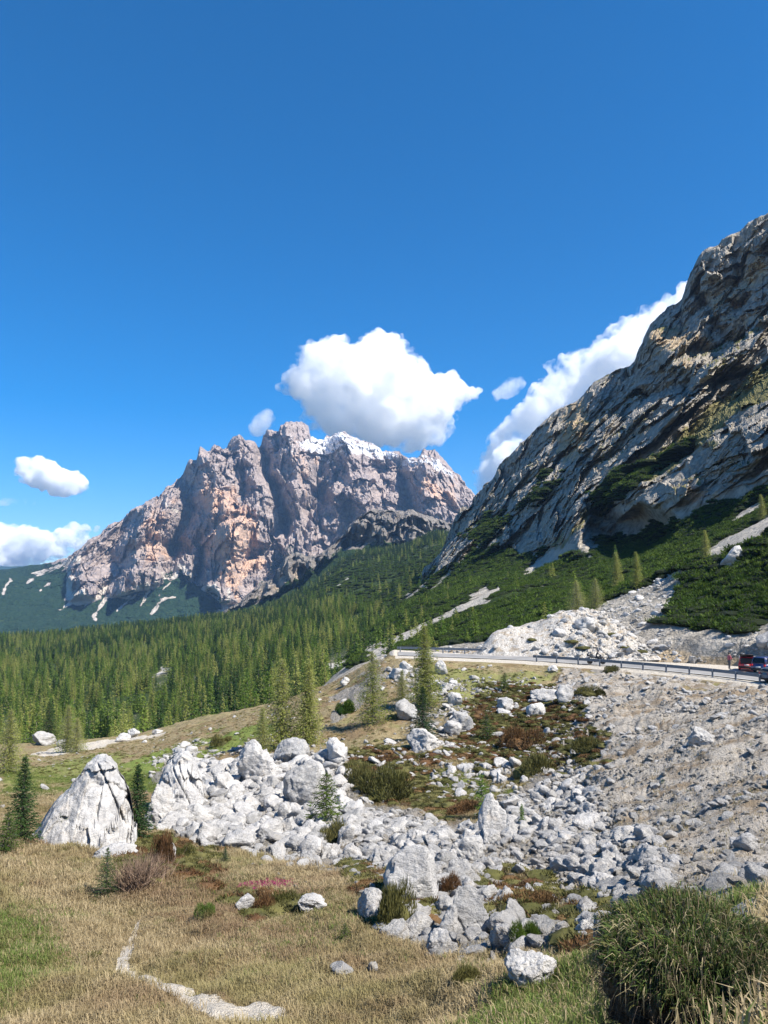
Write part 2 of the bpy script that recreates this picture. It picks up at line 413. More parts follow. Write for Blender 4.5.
green = np.maximum.reduce([
  pm([(100,790),(130,765),(200,742),(262,716),(275,735),(200,758),(150,790)], 5)*1.0, pm([(0,765),(60,760),(130,752),(120,780),(0,800)])*.55,
  pm([(-20,915),(60,925),(70,960),(0,1000),(-30,990)], 14)*.5, pm([(500,1000),(600,965),(660,1060),(450,1060)], 10)*.7, pm([(660,890),(770,885),(770,920),(700,960),(660,960),(640,930)], 5)*1.0,
  pm([(380,665),(560,668),(540,700),(430,720)], 6)*.5, pm([(385,775),(470,775),(520,800),(400,790)], 5)*.6, pm([(600,668),(720,690),(640,690)], 5)*.5])
dirt = np.maximum.reduce([
  sstep(-3, 3, sdline(px0+wn*.2, py0+wn2*.25, [(143,915,1),(130,945,5),(122,968,7),(150,978,12),(185,988,10),(200,1003,9),(235,1010,11),(280,1008,7)]))*sstep(-.75, -.3, fbm(gv.reshape(-1, 3)*[.9, .9, 0], 3, 12)),
  sstep(-2, 2, sdline(px0+wn*.1, py0+wn2*.1, [(32,756,2),(60,751,4),(105,744,3)])),
  sstep(-2, 2, sdline(px0+wn*.1, py0+wn2*.1, [(105,743,1.5),(150,737,1.5),(165,733,1)])),
  sstep(-1, 1, sdline(px0, py0, [(392,652.5,3),(440,652,3.5),(480,654,3),(540,656,2)]))*(r0 < 140)*(r0 > 95),
  pm([(770,900),(700,900),(720,930),(770,970)], 8)*.75,
  (r0 > np.interp(px0, [a for a, _ in road_near], [c for _, c in road_near])-1.0)*(r0 < 135)*(px0 > 395)*1.,
  ])
fine = np.maximum(pm([(600,690),(800,680),(800,880),(700,900),(640,860),(600,820),(560,760)], 14), pm([(560,662),(800,675),(800,720),(560,720)], 8)) 
heath2 = heath*(1-0*rock)
rock = np.maximum(rock, (px0 > 575)*(py0 < 720)*(r0 > 55)*sstep(-.2, .1, fbm(gv.reshape(-1, 3)*.4, 3, 10))); heath = np.clip(heath, 0, 1); rock_m = np.clip(rock-heath*.8*(fbm(gv.reshape(-1,3)*.35, 3, 9) > -.15), 0, 1)
# relief
g3 = gv.reshape(-1, 3)
dz = fbm(g3*[.05, .05, 0], 3, 1)*1.1*sstep(8, 40, r0)*(r0 < 96)
dz *= 1-sstep(-8, 0, r0-np.interp(px0, [a for a, _ in road_near], [c for _, c in road_near]))*(px0 > 380)
flatm = (r0 > np.interp(px0, [a for a, _ in road_near], [c for _, c in road_near])-2)*(px0 > 390)*(r0 < 200)
amp = (1-flatm)
dz = dz*amp + fbm(g3*[.35, .35, 0], 4, 2)*.42*amp*sstep(3, 14, r0)
dz += (fbm(g3*[1.8, 1.8, 0], 3, 3)*.11+fbm(g3*[.8, .8, 0], 2, 33)*.1*(1-rock_m))*amp*sstep(1.5, 9, r0)*(r0 < 200)
dz += rock_m*(ridged(g3*[.55, .55, 0], 4, 4)-.5)*.55*amp*(.25+.75*sstep(28, 50, r0))
# ravine grooves on the scree running down to the left
gro = ridged(np.stack([(g3[:, 0]*.25+g3[:, 1]*.97)*.16, (g3[:, 0]*.97-g3[:, 1]*.25)*.035, g3[:, 2]*0], 1), 3, 21)
dz += fine*rock_m*(gro-.5)*1.3*amp*(.25+.75*sstep(26, 46, r0))
g3[:, 2] += dz
_rn = np.interp(px0, [a for a, _ in road_near], [c for _, c in road_near]); _w = np.interp(px0, [a for a, _ in road_w], [c for _, c in road_w])
shelf = (px0 > 395)*sstep(.2, .8, r0-_rn)*(1-sstep(1., 3., r0-_rn-_w))
g3[:, 2] = g3[:, 2]*(1-shelf)+(ROADZ-.06+fbm(g3*[.5, .5, 0], 2, 55)*.03)*shelf
ground = Surf(g3, nr, nc)
ground.r = r0; ground.rmax_mask = (r0 < 135)
gattr = dict(rock=rock_m, green=np.clip(green, 0, 1), heath=heath, dirt=np.clip(dirt, 0, 1), fine=fine)
# close the sheet all the way round behind the viewer
a0 = math.atan2(g3[0, 0], g3[0, 1]); a1 = math.atan2(g3[nc-1, 0], g3[nc-1, 1])
g2 = g3.reshape(nr, nc, 3)
cols = []
K = 40
for j in range(1, K):
    f = j/K; a = a1+(2*math.pi+a0-a1)*f
    rr = np.hypot(g2[:, -1, 0], g2[:, -1, 1])*(1-f)+np.hypot(g2[:, 0, 0], g2[:, 0, 1])*f
    cols.append(np.stack([np.sin(a)*rr, np.cos(a)*rr, g2[:, -1, 2]*(1-f)+g2[:, 0, 2]*f], 1))
allc = np.concatenate([g2]+[c[:, None] for c in cols]+[g2[:, :1]], 1)
ncA = allc.shape[1]
VA = allc.reshape(-1, 3); FA = grid_faces(nr, ncA)
ctr = np.array([[0, 0, -1.7]]); first = np.arange(ncA)
def ext(a):
    a = a.reshape(nr, nc); z = [a]+[(a[:, -1:]*(1-j/K)+a[:, :1]*(j/K)) for j in range(1, K)]+[a[:, :1]]
    return np.concatenate(z, 1).ravel()
me = mesh_np('ground', VA, FA, [m_ground()], True, {k: ext(a) for k, a in gattr.items()})
bm = bmesh.new(); bm.from_mesh(me); bm.verts.ensure_lookup_table()
c0 = bm.verts.new((0, 0, -1.68)); bm.verts.ensure_lookup_table()
for j in range(ncA-1):
    try: bm.faces.new((c0, bm.verts[j+1], bm.verts[j]))
    except ValueError: pass
bm.to_mesh(me); bm.free()
me.polygons.foreach_set('use_smooth', np.ones(len(me.polygons), bool))
tag(link('ground', me), kind='structure')
ground_bvh = bvh_of(ground.V, ground.F)

# ------------------------------------------------------------------ FOREST HILL
FL = [
 [(-500,775,185),(0,768,180),(130,760,175),(260,735,165),(400,705,150),(600,690,150)],
 [(-500,745,270),(0,735,270),(130,730,270),(200,715,260),(260,700,250),(330,680,235),(390,662,220),(480,650,215),(600,650,210)],
 [(-500,700,480),(0,693,480),(130,687,470),(260,665,430),(390,640,400),(560,620,380)],
 [(-500,672,800),(0,662,800),(130,650,800),(260,630,750),(350,607,720),(400,592,700),(560,565,650)],
 [(-500,655,1250),(-60,646,1200),(0,642,1200),(100,631,1250),(200,622,1300),(250,616,1320),(275,607,1350),(300,593,1400),(325,576,1450),(345,561,1500),(370,552,1550),(400,549,1600),(440,535,1500),(480,545,1300),(560,545,1200)],
 [(-500,680,1500),(0,670,1500),(200,645,1600),(300,620,1750),(400,590,1800),(560,580,1500)],
]
xs2 = xs_range(-500, 610, -60, 600, 3, 20)
X, Y, RR, T = lines_surface(FL, xs2, [10, 24, 22, 22, 10])
fv = P(X, Y, RR).reshape(-1, 3); fr = RR.ravel()
fv[:, 2] += fbm(fv*[.006, .006, 0], 4, 41)*fr*.012*(T.ravel() < 3.99) + fbm(fv*[.03, .03, 0], 3, 42)*2
forest_hill = Surf(fv, *X.shape); forest_hill.t = T.ravel(); forest_hill.r = fr
fx, fy = X.ravel(), Y.ravel()
fw = fbm(fv*[.02, .02, .02], 3, 43)*14
fveg = np.clip(.75+fbm(fv*.01, 3, 44)*.5, 0, 1)
fscree = np.maximum.reduce([sstep(-2, 2, sdline(fx+fw*.3, fy+fw*.2, p)) for p in (
   [(352,648,2),(372,640,4),(380,652,3)], [(326,668,1.5),(352,662,2)], [(330,700,3),(345,690,2)], [(150,680,1),(168,672,3),(160,668,1)], [(335,585,2),(348,578,1)], [(300,590,1),(322,572,1)])])
me = mesh_np('forest_hillside', fv, forest_hill.F, [m_mount('forest_floor', s=.12,
     hues=dict(a=(.20, .19, .13), b=(.27, .25, .17), warm=(.28, .23, .14), dark=(.11, .12, .07), scree=(.62, .58, .52)), shrub=((.022, .04, .014), (.05, .075, .022), (.14, .15, .05)))], True,
     dict(veg=fveg*(1-fscree), snow=fveg*0, scree=fscree, warm=fveg*0))
tag(link('forest_hillside', me), kind='structure')

# ------------------------------------------------------------------ RIGHT MOUNTAIN
RL = [
 [(300,700,140),(400,668,135),(480,662,122),(600,660,110),(700,664,104),(768,668,99),(900,690,90),(1300,740,70)],
 [(300,705,200),(370,654,200),(440,641,190),(520,632,160),(590,622,135),(640,628,120),(680,634,112),(700,645,106),(768,648,102),(900,640,95),(1300,600,80)],
 [(300,700,260),(350,665,260),(370,649,260),(440,625,240),(520,610,205),(590,604,170),(640,600,145),(680,600,135),(768,590,122),(900,560,112),(1300,500,95)],
 [(300,695,320),(350,662,320),(370,645,320),(440,610,300),(520,594,250),(590,594,200),(620,590,180),(650,580,172),(700,558,160),(768,527,150),(900,470,140),(1300,340,120)],
 [(300,692,345),(350,660,345),(370,643,345),(440,605,325),(520,590,275),(590,592,220),(620,588,200),(650,578,192),(700,557,180),(768,526,170),(900,469,158),(1300,335,135)],
 [(300,680,550),(360,645,550),(385,615,540),(400,608,530),(440,588,500),(480,575,450),(540,566,380),(600,556,310),(640,548,285),(700,528,255),(768,500,235),(900,430,210),(1300,270,170)],
 [(300,680,700),(360,645,640),(385,612,610),(400,600,600),(440,575,560),(480,562,500),(540,552,420),(580,530,352),(610,515,334),(640,512,308),(700,500,277),(768,478,252),(900,400,230),(1300,230,185)],
 [(300,680,760),(360,645,760),(390,615,730),(420,592,720),(440,562,660),(480,528,600),(540,485,520),(600,445,460),(640,424,420),(700,398,385),(768,368,350),(900,280,315),(1300,150,240)],
 [(300,680,830),(360,640,830),(400,600,790),(440,555,740),(480,508,690),(540,450,620),(600,408,560),(640,378,530),(680,350,500),(700,330,490),(768,290,460),(900,200,410),(1300,90,330)],
 [(300,680,900),(360,640,880),(400,598,860),(425,575,830),(438,556,800),(448,535,780),(455,518,760),(463,508,750),(470,503,740),(478,494,735),(486,484,730),(490,482,726),(500,465,710),(512,451,700),(528,437,688),(545,421,675),(560,408,663),(575,402,650),(590,388,640),(605,378,630),(620,371,618),(634,362,606),(638,349,600),(645,338,598),(655,322,594),(668,311,588),(680,304,580),(686,285,575),(694,267,570),(706,250,565),(718,245,560),(730,238,552),(740,236,546),(750,226,540),(768,216,530),(900,135,470),(1300,30,400)],
 [(300,700,1000),(360,660,1000),(480,540,860),(600,430,760),(768,260,680),(900,190,640),(1300,90,560)],
 [(300,720,1400),(360,700,1400),(600,560,1300),(768,480,1200),(1300,420,1000)],
]
xs3 = xs_range(300, 1300, 310, 830, 1.0, 10)
X, Y, RR, T = lines_surface(RL, xs3, [20, 30, 30, 12, 44, 54, 170, 110, 96, 8, 4])
rp = P(X, Y, RR).reshape(-1, 3); rt = T.ravel(); rx, ry = X.ravel(), Y.ravel(); rr_ = RR.ravel()
cl = sstep(5.7, 6.4, rt)*(1-sstep(9.4, 10, rt)*.5)       # cliff zone
th = R(36)
lat = rp[:, 0]*.8-rp[:, 1]*.25
pfield = rp[:, 2]*math.cos(th)-lat*math.sin(th)               # beds dipping down to the left
qfield = rp[:, 2]*math.sin(th)+lat*math.cos(th)
w1 = fbm(rp*.012, 4, 61)
w2 = fbm(rp*.035, 4, 62)
def terr(x, sharp=5.):          # 0..1 saw with steep riser
    f = x-np.floor(x); return np.floor(x)+sstep(0, 1, np.clip(f*sharp-(sharp-1)*.5, 0, 1))
big = ridged(np.stack([qfield*.011, pfield*.018, rp[:, 1]*.004], 1)+w1[:, None]*.6, 4, 63)-.45
steps = (terr(pfield/38.+w1*1.3)-pfield/38.)*16
steps2 = (terr(pfield/13.+w1*2.5+w2*.8, 4)-pfield/13.)*5.
cracks = ridged(np.stack([qfield*.05, pfield*.012, rp[:, 1]*.02], 1)+w2[:, None]*.5, 4, 64)-.5
blk = ridged(rp*[.06, .03, .06], 5, 65, .55)-.5
ce1, cv1 = cells(np.stack([qfield/26., pfield/15., rp[:, 1]/40.], 1)+w2[:, None]*.3, 3)
ce2, cv2 = cells(np.stack([qfield/8.5, pfield/5., rp[:, 1]/14.], 1)+w2[:, None]*.6, 4)
ce3, cv3 = cells(rp/2.6+w2[:, None], 5)
blocks = (cv1-.5)*11*sstep(.0, .12, ce1)+(1-sstep(0, .14, ce1))*5+(cv2-.5)*4.2+(1-sstep(0, .15, ce2))*2.2+(cv3-.5)*1.5
hr_ = np.zeros(len(rp))
for pts, wd, am in [([(830,300),(768,328),(720,345),(690,352)], 7, 16), ([(640,395),(600,425),(560,462),(520,490),(480,532)], 7, 14), ([(800,352),(768,372),(730,402),(700,430),(650,470),(600,508),(570,545)], 9, 15),
   ([(645,338),(672,345),(700,372)], 16, -20), ([(640,392),(700,392),(740,372)], 6, 15), ([(700,255),(700,290),(720,330)], 6, 9), ([(690,500),(740,455),(800,420)], 34, -16), ([(560,430),(585,420),(600,400)], 9, -12), ([(520,505),(560,470),(620,430),(680,400)], 12, -10), ([(740,240),(738,300)], 6, 8), ([(612,512),(650,500),(700,488)], 6, -8)]:
    d = -sdline(rx+w2*22, ry+w1*16, [(a, b, 0) for a, b in pts]); hr_ += am*np.exp(-(d/wd)**2)
disp = cl*(-big*14+steps*.3-cracks*4-blk*5+hr_*1.7
  + facets(np.stack([qfield/62., pfield/40., rp[:, 1]/90.], 1)+w1[:, None]*.35, 11, .8)*15
  + facets(np.stack([qfield/24., pfield/17., rp[:, 1]/34.], 1)+w1[:, None]*.8, 12, .9)*6.5
  + facets(rp/[9., 13., 9.]+w2[:, None]*.5, 13, 1.)*2.7+facets(rp/[3.6, 5., 3.6], 14, 1.)*.95)
disp += (1-cl)*(fbm(rp*.03, 3, 66)*3.5*sstep(.6, 2., rt))
# cavern under the overhang
cv = sstep(-16, 10, sdpoly(rx+w2*14, ry+w2*8, [(596,528),(606,514),(640,511),(662,522),(664,535),(640,548),(612,552),(600,545)]))
disp += cv*60
rad = rp/np.linalg.norm(rp, axis=1, keepdims=True)
fade = 1-.75*sstep(8.6, 9, rt)*(rt <= 10)
rp += rad*(disp*fade)[:, None]
nzc = cl*((cv1-.5)*7+(cv2-.5)*2.5)*sstep(-.3, .3, w1)
rp[:, 2] += nzc*(rt > 7.5)*(rt < 9.5)
rp[:, 2] += cl*(fbm(rp*.05, 4, 67)*3.5+fbm(rp*.2, 3, 68)*1.0)*(1-.3*(rt > 8.8)) + (1-cl)*fbm(rp*[.12, .12, 0], 4, 69)*.9*sstep(.2, 1.2, rt)
right_m = Surf(rp, *X.shape); right_m.t = rt; right_m.r = rr_
wx, wy = rx+fbm(rp*.05, 3, 71)*13, ry+fbm(rp*.05, 3, 72)*13
def rm(poly, w=5): return sstep(-w, w, sdpoly(wx, wy, poly))
veg = np.maximum.reduce([
  rm([(340,660),(420,608),(450,585),(470,568),(560,548),(600,560),(700,510),(800,480),(1300,350),(1300,700),(640,620),(560,640),(480,640)]),
  rm([(590,495),(640,468),(690,440),(690,452),(650,475),(600,510)], 4), rm([(470,535),(500,512),(510,520),(480,545)], 3), rm([(600,515),(640,470),(660,455),(640,490)], 3),
  rm([(520,500),(560,470),(560,480),(530,510)], 3)*.6,
  ])
grass = np.maximum(rm([(585,512),(615,485),(640,462),(690,425),(735,383),(768,360),(800,340),(800,376),(768,398),(705,445),(645,487),(600,515)], 6), rm([(556,548),(576,520),(590,500),(590,516),(570,545)], 3)*.6)
bare = np.maximum.reduce([sstep(-2, 2, sdline(wx*.35+rx*.65, wy*.35+ry*.65, p)) for p in (
   [(372,652,6),(400,640,5),(450,615,3.5),(480,600,3),(502,589,2)], [(525,575,2),(545,562,3.5),(560,552,5),(572,547,3)], [(470,598,1),(490,588,1.5)], [(520,592,1),(545,585,1)],
   [(700,558,2),(730,545,4),(768,524,6),(840,495,6)], [(640,640,3),(620,632,2),(606,628,1.5)], [(660,652,3),(632,636,1.5)],
   [(590,555,1),(604,548,2)], [(540,540,1.5),(562,530,1)], [(640,460,3),(668,435,1.5),(700,415,1)], [(735,520,2),(760,505,4)])])
rocky = np.maximum.reduce([rm([(560,640),(590,612),(640,590),(668,575),(690,575),(680,605),(650,625),(620,650),(560,655)], 5),
   rm([(640,655),(660,632),(672,640),(680,665),(640,665)], 4)*.8, rm([(735,645),(768,615),(840,600),(840,670),(740,665)], 4), rm([(540,575),(600,560),(590,590),(540,600)], 4)*.4])
toe = sstep(.75, .3, rt)*.9
bare_w = np.maximum.reduce([sstep(-2, 2, sdline(wx*.35+rx*.65, wy*.35+ry*.65, [(a, b, c*1.1+1.8) for a, b, c in p_])) for p_ in ([(372,652,5),(400,640,4),(450,615,2.5),(480,600,2),(502,589,1)], [(525,575,2),(545,562,3.5),(560,552,5),(572,547,3)], [(470,598,1),(490,588,1.5)], [(700,558,2),(730,545,4),(768,524,6),(840,495,6)], [(735,520,2),(760,505,4)])])
veg = np.maximum(veg, rm([(370,625),(410,600),(440,574),(470,556),(505,545),(530,560),(450,610),(400,645)]))
veg = np.maximum(veg, sstep(-4, 4, sdpoly(wx, wy, [(596,540),(640,532),(668,526),(668,560),(596,562)])))  # dark scrub added over the cave's lower half to stand in for its shade
Vn = rp.reshape(X.shape[0], X.shape[1], 3); tu = np.gradient(Vn, axis=1); tv = np.gradient(Vn, axis=0); nn_ = np.cross(tu, tv).reshape(-1, 3); nn_ /= np.linalg.norm(nn_, axis=1, keepdims=True)+1e-9
flat_ = np.abs(nn_[:, 2])
ledge = cl*sstep(.70, .86, flat_)*sstep(-.1, .25, fbm(rp*.02, 3, 77))
vegf = np.clip(veg-bare_w*1.5-rocky*1.3-toe, 0, 1)
warm = np.maximum.reduce([rm([(560,420),(580,400),(592,430),(575,465),(555,450)], 6)*.9, rm([(640,330),(680,320),(720,340),(690,370),(650,350)], 6)*.6, rm([(700,300),(768,230),(768,330),(720,320)], 8)*.55])*cl
me = mesh_np('mountainside', rp, right_m.F, [m_mount('mountainside', s=.11,
     hues=dict(a=(.26, .235, .195), b=(.47, .43, .37), warm=(.40, .31, .20), dark=(.075, .072, .07), scree=(.50, .46, .40)), shrub=((.022, .038, .012), (.045, .068, .018), (.12, .12, .045)), strat_rot=(0, R(-30), 0), streak=.25)], False,
     dict(veg=np.maximum(vegf, ledge*.5), grass=np.maximum(grass, ledge*.8), snow=veg*0, scree=np.clip(np.maximum(bare, np.maximum(rocky*.30, toe*.12)), 0, 1), warm=np.maximum(warm, np.maximum(grass*.8, toe*.9))))
tag(link('mountainside', me), kind='structure')

# ------------------------------------------------------------------ FAR MOUNTAIN
SIL = [(-700,575),(-300,585),(-120,578),(-40,572),(0,570),(30,566),(60,560),(75,553),(88,543),(100,535),(112,525),(120,522),(130,512),(140,508),(152,499),(160,495),(166,488),(174,484),(182,475),(190,460),(196,462),(200,450),(208,453),(215,447),(225,449),(232,440),(240,437),(246,442),(254,441),(259,447),(264,434),(272,432),(278,434),(281,426),(295,423),(308,427),(311,438),(322,440),(328,435),(342,433),(356,439),(372,445),(385,452),(396,451),(406,458),(418,460),(424,452),(434,452),(442,459),(452,468),(462,480),(472,492),(484,505),(500,520),(560,540),(700,560),(1000,570)]
def sil(x, dy, r): return [(a, b+dy, r+(0 if not callable(r) else 0)) for a, b in SIL]
D = [
 [(-700,680,2600),(0,660,2600),(300,650,2500),(500,650,2500),(1000,660,2500)],
 [(-700,640,3000),(0,640,3000),(100,628,3050),(300,620,2950),(500,620,2900),(1000,650,2900)],
 [(-700,612,3400),(0,606,3400),(70,608,3350),(130,604,3300),(180,600,3250),(240,606,3200),(300,602,3200),(500,600,3200),(1000,630,3200)],
 [(-700,600,3800),(-50,585,3800),(20,580,3750),(60,574,3700),(75,568,3600),(130,560,3480),(180,572,3400),(215,590,3300),(250,590,3320),(300,570,3400),(500,570,3400),(1000,600,3500)],
 [(-700,590,4200),(-50,578,4200),(20,574,4100),(60,567,3950),(80,556,3800),(130,532,3700),(190,512,3640),(250,505,3620),(300,500,3650),(400,510,3700),(470,530,3650),(560,560,3600),(1000,590,3700)],
 [(a, b, 4400 if a < 0 else float(np.interp(a, [0, 80, 160, 300, 420, 480, 1000], [4400, 4050, 4050, 4250, 4300, 4000, 4000]))) for a, b in SIL],
 [(a, b+30, 4800) for a, b in SIL],
 [(-700,640,6000),(1000,640,6000)],
]
xs4 = xs_range(-700, 1000, -50, 540, .8, 12)
X, Y, RR, T = lines_surface(D, xs4, [6, 20, 44, 70, 120, 8, 4])
dp = P(X, Y, RR).reshape(-1, 3); dt = T.ravel(); dx_, dy_ = X.ravel(), Y.ravel()
clf = sstep(3.0, 3.35, dt)*sstep(20, 85, dx_)*(1-sstep(5.6, 6, dt))
vp_ = sstep(-3, 3, sdpoly(dx_+fbm(dp*.008, 3, 82)*10, dy_, [(-900,560),(60,562),(72,572),(68,600),(120,596),(150,590),(178,570),(214,592),(222,612),(300,600),(1200,600),(1200,720),(-900,720)]))
clf = np.maximum(clf, (1-vp_)*sstep(2., 2.3, dt)*sstep(55, 75, dx_)*(1-sstep(5.6, 6, dt))*.85)
clf = np.maximum(clf, sstep(2.3, 2.7, dt)*sstep(-3, 3, sdpoly(dx_, dy_, [(112,620),(140,600),(190,605),(180,618)]))*.6)
q = dp[:, 0]; z = dp[:, 2]
w1 = fbm(dp*[.0022, .001, .0022], 4, 81); w2 = fbm(dp*[.008, .004, .008], 4, 82)
sk = q+z*.28
rb = ridged(np.stack([sk*.0036, z*.0013, q*0], 1)+w1[:, None]*.55, 2, 83, .4)-.55
rb2 = ridged(np.stack([sk*.0115, z*.0034, q*0+3], 1)+w1[:, None]*.9, 3, 84, .5)-.5
rb3 = ridged(np.stack([sk*.034, z*.013, q*0+9], 1)+w2[:, None]*.7, 4, 85, .55)-.5
rb4 = fbm(np.stack([q*.07, z*.05, q*0], 1), 3, 88)
stc = (terr(z/95.+w1*1.1+q*.0006, 3.5)-z/95.)*34+(terr(z/31.+w2*.9+q*.001, 3)-z/31.)*13
# hand placed buttresses (+) and gullies (-): path, half width px, metres
strokes = [([(166,490),(150,530),(128,585)], 15, 150), ([(200,450),(212,500),(238,560),(225,600)], 17, 190), ([(240,440),(245,480),(262,540)], 12, 110),
  ([(262,436),(268,480),(288,530)], 6, -190), ([(282,428),(300,470),(300,520)], 14, 130), ([(330,436),(322,480),(310,530)], 9, -130), ([(350,440),(365,480),(380,515)], 12, 110),
  ([(420,455),(428,480),(436,510)], 15, 190), ([(400,462),(404,490),(412,520)], 6, -150), ([(88,545),(84,580)], 9, 100), ([(120,522),(112,560),(98,595)], 8, -150), ([(180,478),(184,520),(166,570)], 7, -190), ([(140,508),(132,540)], 8, 90),
  ([(445,465),(455,500)], 7, 90), ([(215,448),(222,470)], 5, -60), ([(206,540),(196,580)], 6, -110), ([(340,470),(345,500)], 6, 70), ([(375,450),(388,490)], 5, -90), ([(245,565),(285,522),(335,500)], 9, -130), ([(305,505),(355,474),(400,466)], 7, -90), ([(190,548),(215,522),(245,516)], 6, -90), ([(115,562),(150,542),(185,546)], 7, -100), ([(230,540),(262,500),(290,490)], 8, 80)]
hd = np.zeros(len(dp))
for pts, wd, am in strokes:
    d = -sdline(dx_+w1*16, dy_, [(a, b, 0) for a, b in pts])
    hd += am*np.exp(-(d/wd)**2)
fe1, fv1 = cells(np.stack([sk*.0115, z*.0052, q*0+.5], 1)+w1[:, None]*.8, 6)
fe2, fv2 = cells(np.stack([sk*.032, z*.017, q*0+.5], 1)+w2[:, None]*.8, 7)
relief = rb*125+rb2*85+rb3*40+rb4*12-stc*1.0+(fv1-.5)*70*sstep(0, .12, fe1)-(1-sstep(0, .1, fe1))*28+(fv2-.5)*24
fct = facets(np.stack([sk/300., z/330., q*0+.5], 1)+w1[:, None]*.5, 15, .8)*75+facets(np.stack([sk/105., z/125., q*0+.5], 1)+w1[:, None]*.9, 16, .9)*34+facets(np.stack([sk/40., z/48., q*0+.5], 1)+w2[:, None]*.6, 17, 1.)*13
dd = clf*(-(relief*.85+hd*1.1-fct*.8))+(1-clf)*(fbm(dp*.004, 4, 86)*60+fbm(dp*.03, 3, 186)*14)
top = sstep(4.7, 5, dt)
rad = dp/np.linalg.norm(dp, axis=1, keepdims=True); rad[:, 2] *= .6
dp += rad*(dd*(1-top*.35))[:, None]
dp[:, 2] += clf*(fbm(np.stack([q*.012, z*.012, q*0], 1), 3, 87)*22+fbm(np.stack([q*.05, z*.05, q*0], 1), 2, 89)*9)+(1-clf)*fbm(dp*[.02, .02, 0], 3, 90)*8*(dt > .5)
far_m = Surf(dp, *X.shape)
wx, wy = dx_+w2*12, dy_+fbm(dp*.01, 3, 91)*8
def fm(poly, w=3): return sstep(-w, w, sdpoly(wx, wy, poly))
fn_ = fbm(dp*.025, 3, 191)*2.6-.3
fanm = np.maximum.reduce([sstep(-1.2, 1.2, fn_+sdline(wx*.5+dx_*.5, dy_*.7+wy*.3, [(a_, b_, c_*.55) for a_, b_, c_ in p])) for p in (
  [(190,578,1),(205,590,1.5),(222,605,2.5)], [(60,612,2),(75,598,1.5),(88,588,1)], [(118,612,1.5),(128,600,2),(136,594,2)], [(84,606,1.5),(96,596,1.5)], [(150,612,2),(164,600,3),(176,597,1)], [(40,590,1),(52,583,1.5)], [(140,604,1.5),(150,592,2.5)], [(95,618,2),(108,598,3),(128,592,3),(150,585,2)], [(95,598,2),(105,590,1)], [(4,592,3),(10,578,2)], [(28,582,3),(42,572,2),(60,566,5),(78,560,4)],
  [(286,480,1),(278,515,4),(272,535,2)], [(230,590,2),(225,610,4),(215,612,2)], [(196,500,1),(180,545,1.5),(185,570,2)], [(72,560,2),(66,572,1)], [(160,596,2),(172,580,1)],[(165,505,3),(178,512,3)])])
vpo = sdpoly(wx, wy, [(-900,560),(60,562),(72,572),(68,600),(120,596),(150,590),(178,570),(214,592),(222,612),(300,600),(1200,600),(1200,720),(-900,720)])
fanm = np.maximum(fanm, sstep(-1.5, 1.5, 2.6-np.abs(vpo+1.5)+fbm(dp*.01, 3, 192)*7)*(dx_ > 66)*(dx_ < 250))
fveg = np.maximum.reduce([fm([(-900,560),(60,562),(72,572),(68,600),(120,596),(150,590),(178,570),(214,592),(222,612),(300,600),(1200,600),(1200,720),(-900,720)]), fm([(262,560),(300,540),(300,560),(260,590)])*.5])
snow = .60*np.maximum.reduce([fm([(305,436),(345,432),(372,443),(392,452),(410,460),(440,462),(466,482),(440,474),(400,468),(372,458),(345,458),(318,462),(300,450)], 4), fm([(258,442),(290,436),(312,445),(300,462),(270,458)], 4)*.65, fm([(215,446),(235,450),(225,458)], 3)*.6])
lit = dp[:, 2]
warm = np.maximum.reduce([fm([(195,490),(235,485),(262,520),(258,560),(235,600),(200,560),(205,520)], 8), fm([(150,510),(180,500),(170,560),(140,570)], 8)*.8, fm([(290,430),(330,455),(300,500),(280,470)], 8)*.5, fm([(410,470),(460,480),(455,515),(415,500)], 8)*.7])*.8
me = mesh_np('far_mountain', dp, far_m.F, [m_mount('far_mountain', s=1., hues=dict(a=(.30, .245, .225), b=(.48, .395, .35), warm=(.55, .37, .26), dark=(.15, .15, .175), scree=(.60, .54, .47)), shrub=((.014, .034, .022), (.026, .055, .026), (.07, .10, .035)))], False,
     dict(veg=np.clip(fveg-fanm*1.5, 0, 1), snow=snow, scree=fanm, warm=warm))
tag(link('far_mountain', me), kind='structure')

# ------------------------------------------------------------------ ROCKY SPUR (middle distance)
SP = [(205,625),(225,611),(240,602),(252,591),(262,584),(272,579),(280,566),(286,558),(300,553),(308,556),(316,556),(322,552),(338,541),(345,532),(352,523),(360,517),(368,512),(385,509),(400,511),(410,510),(424,515),(437,520),(448,523),(460,527),(480,538),(520,550),(600,560)]
S = [
 [(205,660,1500),(300,640,1500),(400,630,1500),(600,620,1400)],
 [(205,632,1720),(250,612,1720),(300,596,1720),(345,575,1720),(400,565,1700),(440,560,1680),(600,575,1600)],
 [(205,628,1760),(240,606,1760),(262,600,1760),(300,582,1770),(330,560,1780),(345,552,1780),(370,545,1780),(400,546,1770),(440,545,1750),(600,565,1650)],
 [(a, b, 1880) for a, b in SP],
 [(a, b+12, 2000) for a, b in SP],
 [(205,680,2400),(600,640,2400)],
]
xs5 = np.arange(205, 600, 1.0)
X, Y, RR, T = lines_surface(S, xs5, [6, 24, 56, 6, 3])
sp = P(X, Y, RR).reshape(-1, 3); st_ = T.ravel(); sx, sy = X.ravel(), Y.ravel()
clf = sstep(1.9, 2.2, st_)*(st_ < 4.5)
w1 = fbm(sp*.01, 3, 101)
rel = 1.5*(ridged(np.stack([(sp[:, 0]+sp[:, 2]*.2)*.011, sp[:, 2]*.004, w1], 1), 2, 102)-.5)*95+(ridged(np.stack([sp[:, 0]*.04, sp[:, 2]*.012, w1], 1), 4, 103)-.5)*45
dd = -clf*rel+(1-clf)*fbm(sp*.01, 3, 104)*20
